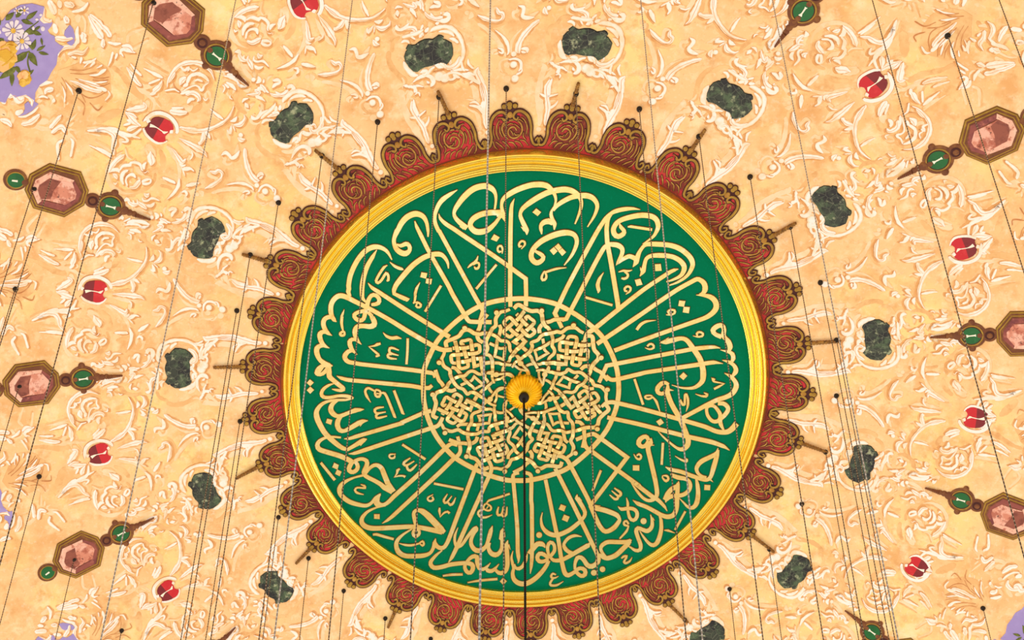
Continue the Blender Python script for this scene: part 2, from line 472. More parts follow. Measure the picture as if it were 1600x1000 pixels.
CALLI = """
s A 945,252,8 840,315,55 720,400,75 650,490,65 605,600,58 590,690,55 605,790,60 650,890,62 E 65,0,62 600,985,66 k1 575,222,32! 550,300,30
s A 655,625,8 680,700,45 760,780,62 900,870,66 1060,980,68 E 960,415,68 1415,742,66! 1420,1000,64 k1 908,186,34
s B 237,390,6 200,480,50 185,600,62 175,1000,68 E 1170,1000,66 n 372,0,66 375,180,60
s A 1095,850,80 1000,775,76 925,700,62 893,620,48 930,520,70 1050,360,88 1200,235,92 1370,190,90 1480,230,85 1538,310,52 1548,420,36 1530,555,30
s A 980,822,6 1050,850,50
s A 1600,610,82 1480,605,85 1330,630,85 1210,690,85 1150,770,75 1160,840,80 1230,900,90 1330,905,90 1430,870,80 1530,780,60 1600,690,45 B 60,632,50
s B 95,750,10 70,665,75 45,560,55 38,480,45 60,400,60 150,320,80 300,240,85 480,180,85 620,165,88 740,185,85 820,250,70 870,330,50 885,420,35 860,510,25 825,570,35 810,630,50 830,710,60 865,785,66 860,875,14
s B -40,620,110 20,620,110 60,650,80
s B 665,945,15 655,880,50 650,820,55 690,765,75 770,742,90 840,770,80
s B 430,955,10 430,890,72 385,790,72 340,690,62 330,620,50 370,540,65 480,450,80 640,350,85 800,280,85 1000,245,90 1130,265,85 1230,330,75 1280,420,55 1280,520,50 1240,650,35 1185,785,20
s B 340,830,4 400,880,50
s B 840,570,50 900,500,60 1000,430,70 1120,370,75 1230,345,80 1350,340,85 1450,370,80 1520,450,65 1530,540,55 1480,670,40 1380,830,15
p B 580,540 655,600 600,660 520,600
s F 1015,730,15 1130,580,45 1200,430,60 1210,320,65 1150,240,75 1020,220,90 850,260,90 680,340,85 560,440,75 505,540,75 510,630,80 580,690,80 660,660,70 690,600,60 640,550,60 570,510,40 555,460,10
p F 925,390 980,455 925,505 865,440
p F 855,445 912,510 850,570 790,500
p F 985,462 1045,525 985,585 922,510
s F 1050,768,10 900,785,35 720,840,35
s F 700,820,22 735,880,32 728,940,36 680,960,40 665,910,36 700,830,22
s F 345,475,12 400,410,28 395,365,32 350,352,32 312,390,32 318,435,35 355,425,18
s E 1045,348,12 1052,280,28 1030,228,33 985,240,30 975,290,30 1000,320,35 1035,310,18
p E 920,45 1005,95 960,160 870,125
s E 505,572,10 550,530,35 640,460,38 668,385,12
s E 590,520,30 640,490,34 680,500,32 685,545,30 660,580,38 628,580,34 612,550,16
s E 958,520,36 640,900,38
s A 487,985,20 485,880,45 460,750,55 400,660,75 290,625,90 170,670,90 80,760,85 20,870,75 D 800,0,80 760,100,60 755,180,60 790,270,75 860,330,85 940,345,85 1000,290,60 990,220,60 940,195,66 860,225,55 797,200,20
s A 280,740,15 310,830,50 370,950,62 D 1310,330,62 1600,840,65 E 280,1000,66 k1 445,278,34 475,306,32 640,310,32
s D 1607,580,16 1590,480,45 1530,390,60 1460,355,75 1340,365,75 1200,420,78 1050,530,80 920,670,80 800,820,75 755,915,65 757,975,50! 850,1020,62 960,1070,66 L 1540,695,8
s D 722,445,15 650,320,50 550,255,65 440,245,80 330,290,80 220,400,75 130,550,75 70,700,75 45,850,72 L 650,500,70 640,545,68 670,618,40
s D 485,290,10 420,400,60 340,540,70 285,700,72 258,850,75 L 855,600,66 870,655,50 912,705,30
p D 1185,640 1275,655 1255,740 1165,715
p D 1260,735 1350,745 1335,830 1250,810
s D 690,480,8 760,540,40 830,575,48 880,590,40 902,602,10
s D 650,530,12 600,560,40 530,660,40 475,770,40 505,805,40 560,760,40 630,655,40 665,690,38 665,760,40 640,775,22
s D 1160,800,8 1110,890,40 1080,1000,42 k1 45,90,20 40,140,16 30,165,8
s k1 25,160,8 60,155,14 88,175,16 75,195,16 50,185,14 62,160,10
s D 1490,850,38 k1 120,228,18
s L 950,410,10 1010,480,50 1100,540,62 1600,865,68 k1 312,427,36
s k1 330,525,32 260,527,34 200,505,36 0,390,36 L 1310,1000,66 1000,825,66 750,700,70 600,625,76 500,608,78 420,660,76 375,740,75 365,830,75 380,920,70 420,985,60 M 455,115,8
s M 400,45,55 330,40,65 265,80,70 250,150,72 275,230,70 320,290,60 385,330,6
s M 320,285,50 250,270,60 200,300,75 195,350,75 220,430,70 270,490,55 345,525,6
s M 270,485,50 200,490,65 150,530,80 150,610,80 190,700,65 260,760,75 340,800,80 395,800,10
s M 330,790,60 240,805,60 175,850,66 145,915,62 200,942,50 265,905,60 320,840,66 330,830,80 340,900,80 N 345,70,78 400,125,70 485,195,70 550,245,66 560,275,58 510,290,48 440,280,35 385,268,10
p M 130,950 110,910 140,850 200,800 300,780 330,830 262,828 200,918 240,920 290,900 260,950 190,965
s N 430,175,10 330,210,40 250,270,50 220,340,55 250,390,55 340,400,50 480,375,45 600,375,50 680,395,55 722,408,16
s N 715,412,20 600,435,35 450,440,40 320,460,40 220,510,55 150,600,70 145,690,85 180,790,85 O 150,120,82 220,205,80 350,320,75 450,390,65 530,412,50! 640,350,60 740,290,75 790,262,62 830,250,10
s O 730,355,6 760,300,40
s N 480,440,30 395,500,65 365,580,80 400,650,80 470,690,60 540,680,60 640,640,55 750,600,70 830,590,45 885,585,6
s N 530,690,50 480,760,75 472,840,80 510,910,70 580,920,55 680,870,70 800,800,75 870,770,60 945,760,8
s N 825,852,6 850,800,35
p N 310,730 390,750 370,825 290,795
p N 40,115 100,165 45,222 -10,170
p N 45,228 105,280 45,340 -10,285
s N 460,62,8 530,95,50 650,125,60 1600,215,62 Z2 1000,148,62 1100,150,60! 1150,110,50
s L 1040,745,55 1110,720,62 1122,660,62 1070,600,60 1000,605,60 950,690,66 930,790,70 905,870,66 M 880,65,60 820,95,62 755,62,62 735,5,60 L 800,862,55 880,845,60 940,820,60
s L 1000,745,40 1040,742,55
s L 950,860,50 1010,930,60 M 1000,20,70 1045,110,80 1040,165,85 980,190,76 880,180,68 790,190,75 745,250,75 750,330,70 785,410,55 845,470,6
s M 770,395,50 700,390,55 662,430,70 675,500,70 710,565,55 778,628,6
s M 710,562,50 640,580,65 590,640,75 590,690,70 640,740,65 740,760,62 850,780,60 1600,865,65 Z1 1140,815,62 1178,845,40 1185,890,30
s M 1185,285,8 1240,340,40 1320,370,50 1400,362,52 1470,378,10
s M 1145,455,32 1090,470,45 1050,490,28 960,503,8! 1030,560,28 1090,610,35 1112,640,38 1068,655,26
s M 1430,560,18 1340,525,32 1290,530,38 1285,590,38 1330,615,30 1425,640,16
s M 1320,620,32 1265,625,36 1262,665,36 1310,687,34 1398,695,16
s M 1570,375,38 1565,570,38 1550,780,36
s L 575,825,8 545,920,40 M 545,0,45 535,120,45 545,200,36 560,260,20
s M 560,265,34 515,295,38 525,325,38 570,325,38 582,292,32 560,265,30
s N 990,475,8 930,380,40 905,310,36 925,262,36 970,255,34 1055,300,26
s N 1060,290,30 1110,285,28 1148,325,32 1120,385,36 1068,368,34 1060,295,30
s N 1080,335,20 1132,340,20
s N 1155,325,26 1210,335,38 1260,430,40 1365,695,42 1388,715,10
s N 1355,290,40 1490,640,44 1520,662,10
s N 1195,550,18 1110,560,34 1055,590,38 1070,640,36 1120,645,30 1225,625,18
s N 1110,650,32 1075,680,36 1092,718,36 1150,712,34 1245,688,18
s O 475,245,8 560,240,45 660,210,58 1380,0,62 Z2 680,690,62 1030,535,62 1135,508,60
s O 545,480,8 640,470,50 800,420,62 1600,155,64 Z2 1150,772,64 1240,740,60 1290,670,58 1315,610,56
s O 425,225,26 300,215,35 180,230,40 90,280,55 55,350,70 90,410,75 200,450,72 400,510,75 540,570,75 600,610,76
s O 620,600,60 560,680,70 555,740,66 615,765,62 680,715,62 680,645,60 620,600,55
s O 640,590,50 740,560,52 825,590,60 830,660,68 790,740,62 785,800,62 850,850,62 950,900,62 1050,960,66 P 600,205,78 730,272,84
s O 810,790,40 880,700,50 970,655,55 1055,700,72 1100,800,78 1160,950,80 P 660,150,80 745,275,84
s O 775,815,34 640,850,28 520,900,45 430,970,65 P -100,260,70 -50,350,72 60,430,70 200,475,62 320,490,55 400,450,45 470,370,52 540,315,34
s P 545,300,10 500,385,60 505,450,62 580,478,52 660,440,60 760,340,65 1140,0,66 Z3 1060,290,66 1120,240,60 1170,225,50 1245,243,55
s P 440,420,40 490,480,60 540,490,50
s P 620,480,40 480,520,25 350,580,40 270,660,55 248,740,70 290,805,78 380,840,75 500,845,70 800,830,70 1000,820,66 1150,830,66 1400,880,76 1510,905,76
s P 1545,910,60 1490,860,100 1300,660,100 1200,580,85 1120,560,50 1070,590,50 1065,650,55 1090,760,60 1110,830,55
s P 1105,850,50 1150,890,42 1140,945,46 1085,972,46 1052,925,46 1075,860,40
s P 570,768,6 650,720,42 750,640,58 1440,0,66 Z3 1180,465,66 1260,400,60 1292,330,56 1280,230,54 1250,110,50
p P 445,625 530,625 530,700 445,695
s P 235,160,12 290,180,30 300,212,35 240,212,25 180,210,25 145,245,32 180,290,35 280,318,10
s P 425,945,30 480,940,40 Q 0,275,40 150,315,34
s O 110,620,40 330,890,44
p O 320,620 390,655 370,725 290,690
p O 365,725 435,760 405,830 335,795
s O 1280,485,12 1200,490,26 1180,520,26 1210,550,28 1260,540,28 1268,505,18
s Z3 510,445,16 430,500,36 405,540,38 450,562,34 570,495,16
s Z3 450,558,34 470,620,36 510,640,36 560,600,34 612,545,16
s Z3 345,615,22 310,640,42 300,690,25 258,747,8! 330,725,25 400,725,26 430,742,38
s Z3 385,235,36 745,465,38
s Q 435,155,20 300,240,35 210,330,55 190,420,65 230,520,80 330,575,70 480,580,70 620,570,65 720,530,50 770,450,50 790,370,60 805,305,8
s Q 790,370,60 830,430,62 890,455,64 950,430,58 1010,320,62 1130,0,64 Z4 840,70,62 862,38,58
s Q 910,490,15 820,560,40 740,650,55 728,710,62 780,762,66 900,750,64 1050,710,64 1270,688,60 1370,710,70 1390,770,66 1350,838,60 1290,820,58 1262,740,52 1300,660,45 1380,590,60 S 550,395,66 555,480,62 590,568,62 650,585,52 705,550,40 762,488,8
s S 690,560,40 720,605,60 780,612,60 830,580,45 895,505,10
s S 840,590,40 890,640,60 960,640,62 1012,590,62 1030,480,68 1020,300,66 1015,200,60 1035,135,10
s S 1045,200,30 1072,275,6
s Q 235,380,8 330,405,32 430,410,34 550,382,22
s Q 545,380,18 600,348,30 622,385,32 600,415,30 560,385,20
s Q 1155,135,8 1110,250,38 1105,350,40 1130,425,50
s Z4 1045,0,54 1080,100,58 1055,200,60 690,1000,62 R 345,925,66 Q 1060,600,55 1005,682,8
s Q 1150,440,50 1220,400,45 1310,270,50 1400,160,55 1440,130,34 1450,170,40 1400,230,50 1360,330,55 1372,420,62 1440,490,72 1530,480,72 R 800,910,50 850,760,66 870,680,60 895,608,10
s S 740,170,60 730,250,55 770,330,70 840,360,75 900,330,60 940,250,52 950,120,62 R 1030,800,62 1045,690,55 1065,640,10
s R 1075,705,25 1092,782,6
s R 190,110,12 135,200,34 150,245,36 190,230,30 258,140,12
s R 200,240,30 235,278,36 280,250,34 318,165,12
s R 70,325,22 65,370,40 78,470,8! 130,410,26 190,385,30 222,412,34
s Z4 180,345,34 640,435,36
s Z4 165,518,10 90,560,24 85,600,28 130,620,30 170,590,30 150,550,22
s R 1165,105,28 1000,160,34 840,210,30 805,248,20
s R 790,260,24 757,300,26 765,345,26 825,368,28 868,350,28 868,305,28 820,268,24 788,258,20
s R 830,295,14 800,340,14
s R 760,345,24 690,370,30 670,420,32 720,470,36 800,470,30 890,435,6
s R 990,310,16 970,390,36 985,438,36 1040,420,30 1062,310,16
s R 1035,420,30 1060,455,34 1110,430,34 1122,310,16
s Z4 1510,180,44 1440,195,46 1415,240,58 1430,400,58 1480,1000,60 U 190,1000,60 S 1200,390,56 1203,460,24 1190,492,6
s k4 90,785,26 140,800,28 152,840,30 150,1000,30 U 410,300,60 415,870,60 V 310,400,58 300,540,45 285,655,8
s S 1115,300,8 1092,400,35 1110,500,45 1125,570,42 1110,650,55 1130,740,66 1200,800,75 1290,815,75 V 280,785,75 380,715,72 480,610,65 545,515,58 575,450,50
s S 1140,505,20 1155,560,40 1210,575,55 1270,530,50 1320,430,45 1342,340,10
s V 575,420,45 500,355,60 430,342,62 395,400,60 425,458,60 500,460,56 565,420,45
s V 585,410,40 560,300,48 560,220,52 600,165,52 655,200,50 665,290,52 620,360,52 585,400,45
s V 600,400,40 650,445,52 720,448,60 780,440,60 880,390,62 1000,320,66 1190,212,70 1212,172,10
s S 18,690,26 150,672,38 328,666,34
s S 405,795,18 600,762,36 872,738,36
p S 960,720 1018,772 965,830 910,775
s V 1090,75,8 980,60,45 880,100,50 812,190,45 830,260,60 900,320,60 960,335,50
s V 270,345,80 330,262,75 400,190,75 465,190,75 500,215,50 518,248,12
s k4 262,842,28 U 790,690,62 820,790,60 V 770,420,62 800,560,66 830,650,70 880,680,65 960,640,55 1010,608,60
s V 1000,605,55 1070,570,55 1138,600,62 1140,668,62 1080,690,58 1015,640,55 1000,605,50
s V 985,590,40 985,500,45 1020,410,60 1080,402,60 1130,450,65 1180,522,70 1250,540,75 1325,490,66 1345,415,60
s k4 338,755,30 460,1000,32 U 1410,1000,62 V 1350,400,62
o V 425,50,45
o V 1280,640,45
o V 1415,585,43
s V 685,672,22 640,655,30 612,690,34 630,722,34 680,718,24 725,695,8
s V 640,730,30 597,800,34 612,838,36 700,835,34 802,776,8
s U 575,400,10 555,500,30 575,620,50 650,710,70 750,750,70 850,740,70 1000,670,66 1130,570,62 1200,500,50 1240,430,55 1230,360,60 1150,220,66 1112,170,58 1120,118,10
s U 1140,165,30 1190,212,6
p U 865,270 945,300 915,380 830,345
p U 915,430 1000,465 965,545 880,510
s k4 350,652,30 400,665,30 440,700,32 580,965,32 U 1330,280,64 W 130,500,64 250,770,66 330,880,66 400,890,66 500,830,72 570,740,60 580,700,50 540,640,70 430,590,75 300,550,75 165,530,60
s W 190,495,34 282,498,6
s k4 500,530,28 590,495,30 650,490,32 900,668,32! W 150,460,60
s k4 565,540,30 582,590,32 625,622,32 1000,895,32 W 780,110,64 1080,340,64 1180,400,60 1280,500,45 1325,576,8
s K 375,335,10 370,400,70 325,480,72 360,650,70 430,950,70 W 1150,150,66 1168,300,66 1130,380,60 1040,412,50 950,370,45 860,270,40 765,135,10
s K 340,370,60 290,310,62 205,350,72 180,420,72 235,468,58 300,440,60 335,380,65
s K 422,445,6 360,440,32
s W 500,215,18 590,280,40 600,320,40 560,340,34 460,258,14
s W 560,350,34 545,385,38 500,385,36 425,322,14
s k4 695,770,18 630,930,18
s W 690,370,10 710,450,38 712,560,40 740,680,48 800,720,50 850,670,55 850,590,55 790,540,55 700,535,55 610,545,50 558,505,8
o W 957,733,47
s W 725,810,24 660,792,34 652,752,32 690,730,30 722,780,30
s W 725,805,18 690,890,36 590,1000,26 X 478,406,8
s X 965,30,10 990,120,45 985,220,60 920,285,65 840,265,60 770,242,58 742,290,62 770,390,58 810,500,60 800,580,55 730,590,48 650,540,25 600,515,8
s X 995,80,20 1027,122,6
s X 1100,40,20 1130,120,50 1130,280,62 1080,450,70 1010,510,60 930,470,45 850,370,30 795,285,10
s W 790,405,8 870,460,60 1000,510,60 1150,590,62 1240,640,65 1340,665,70 1430,630,70 1475,520,66 Y 780,600,66 785,480,66 790,400,66 795,335,40
s Y 805,310,10 790,380,70 700,430,72 630,510,72 575,595,36
s Y 600,640,10 620,590,60 660,555,70 720,540,64 860,525,62 950,470,62 990,390,55 970,310,50 900,268,60 800,250,68 720,220,60 685,188,24
s Y 600,85,10 680,125,58 840,160,60 1000,220,62 1150,270,60 1250,285,55 1310,230,60 K 1350,800,75 1385,680,72 1405,600,66 1428,520,30
s K 1420,490,8 1395,575,66 1300,628,66 1160,700,72 1090,790,62 1100,870,50 1160,925,40 1240,950,40
s Y 1285,268,40 1342,322,4
p Y 1210,365 1300,370 1295,450 1205,445
s Y 1080,270,30 1100,370,60 1110,500,66 1090,640,75 1030,720,60 950,710,40 880,640,25 815,575,10
s Y 910,780,32 X 1350,270,36
s X 1180,275,12 1240,280,36 1345,318,8
s Y 545,230,12 620,225,32 645,270,34 610,305,38 570,275,28 552,232,16
s K 105,585,10 140,640,28 190,665,34 220,622,32 185,585,30 150,610,22
p K 90,760 190,760 190,845 90,840
s K 560,410,38 540,750,36
s K 750,615,8 840,670,26 920,700,40 935,670,30 895,650,10
s X 510,715,20 540,690,34 590,682,34 572,730,30 552,770,34 582,790,36 640,760,30 677,700,6
s X 655,440,66 590,460,66 450,460,64 300,460,64 210,510,60 188,570,48 220,640,45 280,710,40
s X 660,420,30 620,480,70 560,540,72 430,660,75 310,710,70 230,700,60 160,650,40
s V 1345,400,60 1360,430,55 1340,490,60
s J 335,170,20 335,270,66 330,330,75 400,510,75 520,720,80 K 850,80,80 930,280,75 955,370,80 940,450,80 870,510,65 780,490,40 660,400,30 560,310,25 485,230,10
s J 345,200,50 300,168,50 240,180,66 178,250,72 180,315,62 240,342,56 300,315,56
s J 427,288,5 360,280,34
s k4 700,272,22 740,242,30 800,238,32 1000,285,32 J 450,720,64 900,850,66 1100,930,68 1250,940,75 1340,890,85 1412,805,88
s k4 745,355,30 1000,410,32 K 900,300,66 1300,390,70 1500,460,60 1602,525,8
s J 545,730,60 900,540,66 1100,440,68 1250,390,70 1350,330,75 1405,230,80 1390,150,66 1320,70,56 1222,18,6
s I 1350,960,40 1395,900,72 1400,850,68 1365,790,55 1290,742,50 1188,715,6
s I 1325,750,40 1360,690,66 1345,620,66 1290,588,45 1158,555,6
s I 1285,585,40 1310,510,80 1285,430,80 1245,380,64 1205,335,72 1215,235,66 1180,172,66 1100,190,75 1042,250,75 1080,310,62 1175,350,72
s J 960,540,50 1050,530,50 1120,600,55 1158,680,60 1130,760,60 1040,770,55 965,690,50 942,600,46 960,540,50
s J 1120,490,60 1220,500,66 1280,580,66 1220,680,66 1160,740,60 1165,820,62 1212,912,24
s J 770,345,8 860,375,26 930,380,40 950,350,36 900,325,10
s J 1072,125,26 1040,110,36 1062,150,28 1222,182,10! 1130,230,36 1060,265,32
s J 525,435,36 570,510,36 600,500,36 605,360,34 628,350,30 650,420,36 650,520,36 622,618,6
s J 95,380,24 50,420,32 0,415,30 -20,390,28 10,370,26 95,378,20
s J 100,390,20 160,470,40 212,622,12
p J 225,730 275,795 205,840 155,775
p J 580,5 640,60 580,125 515,70
s k2 680,782,28 740,650,32! 1000,600,32 I 0,680,62 700,545,62 900,520,62 1060,510,48 1157,527,8
s k2 735,730,26 775,760,30 830,755,32 1000,715,32 I 0,905,60 840,780,66 1050,750,60 1198,768,6
s k2 800,532,32 1000,458,32 I 530,190,62 900,60,66 H 1120,790,75 1190,700,85 1180,600,85 1110,530,75 1000,500,50 880,495,6
s H 930,490,30 985,470,60 1020,400,85 1000,310,80 920,250,66 860,260,66 540,440,66 0,810,66 k2 1000,255,34 665,480,34
s H 600,90,10 540,105,50 450,150,60 0,455,66 k2 640,365,36 590,400,34 565,465,28
s H 460,345,18 600,290,36 740,190,50 820,50,68 G 1605,340,80 1520,240,80 1400,160,80 1250,115,75 1050,100,75 920,100,66 860,130,50 800,210,55 770,280,70 740,380,80 690,458,8
s G 740,330,75 640,290,66 560,320,60 480,370,55 440,412,34! 465,370,50 520,250,62 520,170,70 460,120,80 380,105,75 300,110,60 230,170,66 100,400,66 k2 573,0,34 425,283,32! 390,295,28
s G 1215,690,18 1330,650,36 1440,590,55 1490,500,75 1480,420,80 1400,340,75 1280,290,70 1100,275,75 970,285,60 900,330,55 870,430,60 850,520,75 800,602,8
s G 805,460,6 820,510,30
s C 270,235,6 210,300,50 185,400,66 180,500,68 195,700,70 250,1000,72 G 450,1000,72 k2 832,215,34
s C 705,160,6 600,145,40 480,150,62 350,175,66 250,220,55 150,320,62 0,560,66 F 1100,1000,66 k2 335,240,34! 390,355,30
s C 740,700,8 900,590,40 970,480,60 985,400,75 950,310,80 860,260,80 700,250,80 500,290,75 360,350,70 290,450,75 300,540,80 360,580,75 440,540,70 450,490,60 400,430,55 380,370,10
s C 510,430,18 560,425,40 890,475,42
p G 1035,415 1125,410 1140,515 1040,520
p G 720,660 805,640 840,730 750,755
s G 465,535,12 540,515,32 620,520,30 677,505,10
s G 560,530,28 610,570,36 600,620,36 550,640,38 512,630,24
s G 232,545,8 170,640,45 140,740,60 155,820,55 145,866,10
s G 580,885,10 640,840,30 655,790,34 610,760,32 565,790,34 570,830,34 605,838,26
s k2 570,115,18 785,178,18
s H 410,805,10 480,805,26 540,780,32 540,735,32 480,730,32 440,755,34 462,790,28
p H 615,580 710,590 690,680 600,665
p H 685,680 780,685 765,780 670,765
s H 250,890,6 100,910,36 10,960,48 -50,1040,44
s I 730,335,8 800,350,24 870,340,32 885,300,30 830,275,32 790,300,32 800,335,24
s I -20,520,8 50,545,26 115,520,32 100,470,32 50,465,32 15,500,30
s I 210,437,10 300,430,75 420,400,75 550,375,60 640,410,70 730,530,80 830,680,85 880,830,85 890,950,90 J 870,150,75 780,230,55 680,255,40 540,245,25 400,205,8
s I 310,390,20 352,363,5
s I -185,1010,36 -50,1410,38
"""
RINGC=[(661.5,610),(662,580),(671.6,554),(686,528),(714,500),(744,480),(770,470.5),(800,466),(828,466),(866,473),(896,488),(920,505),(940,524),(954,548),(963,572),(966.5,596),(966,620),(960,645),(946,674),(920,704),(888,730),(860,741.6),(830,749),(808,750),(788,748.6),(760,740),(730,726),(706,710),(684,684),(670,656),(663,630)]
KNOT = """
s n 470,290,58 640,470,58 735,535,58 755,575,52 735,600,52 705,625,52 670,638,54 630,610,58 540,520,58 410,375,58 360,348,52 312,378,54 276,422,52 290,462,50 312,482,54 390,542,58 500,625,58 605,712,54! 440,875,54 400,950,50
s n 595,245,58 470,385,58 300,525,58 274,580,52 300,612,50 330,632,52 370,650,50 415,612,56 480,540,58 560,440,58 615,375,54 612,345,46 650,330,50 690,362,50 738,398,50 745,432,52 640,530,58 570,600,58 430,725,54! 495,765,52 560,810,54 650,890,58 a 60,630,60 130,720,60 150,770,58 200,835,56 250,930,50 c 270,230,48 282,340,42 312,410,40 325,470,36 240,560,30
s n 430,205,60 500,150,62 600,202,62 700,245,60 800,243,60 862,290,62 880,390,64 a 400,85,70 450,130,70 505,225,66 550,355,62 535,470,66 580,570,64 565,645,62 475,735,60 460,860,60 460,960,54 c 465,150,52 430,230,50 390,290,48 370,400,44 350,485,42 290,560,36 180,600,30
o n 865,232,38
o n 158,262,38
o c 390,285,52
s n 400,1120,32 450,1045,38 530,990,44 610,930,50 690,862,58 a 148,490,64 130,425,62 250,375,64 330,285,64 450,240,64 620,210,68 720,222,68 830,145,68 950,130,66 1010,145,64 1070,195,60 1150,238,56
s a 290,240,76 288,140,76 370,50,74 500,10,70 k2 335,290,28 425,286,28
s a 770,268,64 725,335,64 600,390,64 480,430,60 370,490,58 250,555,52 193,580,48! 225,680,50 240,755,46! 340,695,54 455,630,46! 385,560,54 372,460,58 350,345,58
s c -130,330,32 -50,200,40 20,140,46 100,100,50 200,90,50 285,100,50 370,68,58 500,65,60 650,85,60 785,98,58! 795,20,54
"""
# traced in the photo's own frame: (crown of each scalloped lobe)
LOBES = [(796,160),(895,163),(989,188),(1081,232),(1150,292),(1210,366),(1251,450),(1267,535),(1274,616),(1254,692),(1221,772),(1177,837),(1117,900),(1047,945),(980,977),(905,996),
         (830,1006),(757,1001),(687,986),(617,955),(545,915),(484,857),(439,800),(402,729),(380,655),(375,572),(389,486),(415,406),(457,331),(527,262),(612,209),(700,176)]
SPIKES = [(904,128),(1102,201),(1244,347),(1314,532),(1293,706),(1210,862),(1075,972),(606,980),(462,880),(368,747),(333,573),(378,396),(492,233),(684,141)]
GREENS = [(670,83),(917,67),(1141,154),(1299,322),(1370,531),(1346,724),(1241,894),(1105,994),(431,917),(320,767),(279,575),(322,371),(455,190)]
REDS = [(250,201),(149,454),(156,708),(262,922),(1365,132),(1506,388),(1523,653),(1431,886),(476,5)]
JEWELS = [(88,293),(47,597),(120,865),(1553,213),(1605,524),(1576,810),(271,22)]
TIPS = [(1212,72),(1320,954),(367,979)]
G_STONE = "p g 110,350 180,375 240,370 320,310 420,265 500,258 570,265 640,220 685,180 740,185 785,215 775,265 820,270 880,300 940,335 965,450 965,560 920,660 850,745 790,715 720,705 640,740 560,770 420,800 340,840 280,890 200,885 110,800 50,700 25,600 55,500 85,475 60,445"
G_SCROLL = """
s g 10,690,30 50,800,90 140,905,110 220,955,80 300,960,20
s g 330,915,30 400,880,70 470,890,60 420,950,40 370,930,24
s g 470,960,20 540,850,50 620,790,30
s g 530,110,40 580,60,60 700,20,70 850,10,70 980,70,76 1080,180,72 1150,320,60 1175,480,60 1150,640,50 1080,760,36 960,860,20
s g 690,110,20 800,100,60 920,130,60 1000,200,30
s g 900,240,20 990,260,70 1080,330,40
s g 400,60,10 330,110,50 200,160,60 80,190,50 -20,230,20
s g 390,120,20 340,190,60 310,230,16
s g -40,330,20 20,290,60 90,300,40 120,345,12
s g 860,1000,16 880,930,40 1000,910,44 1120,940,30 1200,1000,12
s g 1140,690,20 1160,820,50 1210,880,30
s g 700,760,20 740,740,50 790,770,40 830,830,14
"""
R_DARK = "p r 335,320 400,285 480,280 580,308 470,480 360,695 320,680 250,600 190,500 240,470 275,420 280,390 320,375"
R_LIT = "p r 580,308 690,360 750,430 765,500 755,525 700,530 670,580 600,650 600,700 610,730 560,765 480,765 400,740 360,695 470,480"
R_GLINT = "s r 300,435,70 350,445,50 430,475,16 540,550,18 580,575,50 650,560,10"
R_RIM = """
s s1 735,190,10 790,140,55 900,66,58 1030,62,55 1165,130,55 1250,240,60 1268,340,52 1250,375,36
s s1 740,295,36 770,380,42 860,470,38 960,528,36 1060,520,26 1112,492,16
s s1 1150,345,60 1200,350,50
s s1 840,170,50 790,200,40
"""
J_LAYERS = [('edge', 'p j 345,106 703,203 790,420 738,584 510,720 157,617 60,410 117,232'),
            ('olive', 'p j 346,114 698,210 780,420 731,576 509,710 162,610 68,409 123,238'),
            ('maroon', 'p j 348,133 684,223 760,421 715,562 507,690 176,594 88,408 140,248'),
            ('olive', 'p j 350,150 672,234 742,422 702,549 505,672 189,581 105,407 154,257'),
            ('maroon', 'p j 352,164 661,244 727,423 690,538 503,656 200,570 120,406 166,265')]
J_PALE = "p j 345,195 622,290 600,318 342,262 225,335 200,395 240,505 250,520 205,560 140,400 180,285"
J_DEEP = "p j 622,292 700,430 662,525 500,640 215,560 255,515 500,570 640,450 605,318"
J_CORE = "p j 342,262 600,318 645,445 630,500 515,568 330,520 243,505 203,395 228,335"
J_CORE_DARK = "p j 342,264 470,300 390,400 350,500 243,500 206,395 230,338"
G7_LOBE = []
S_DATA = ""
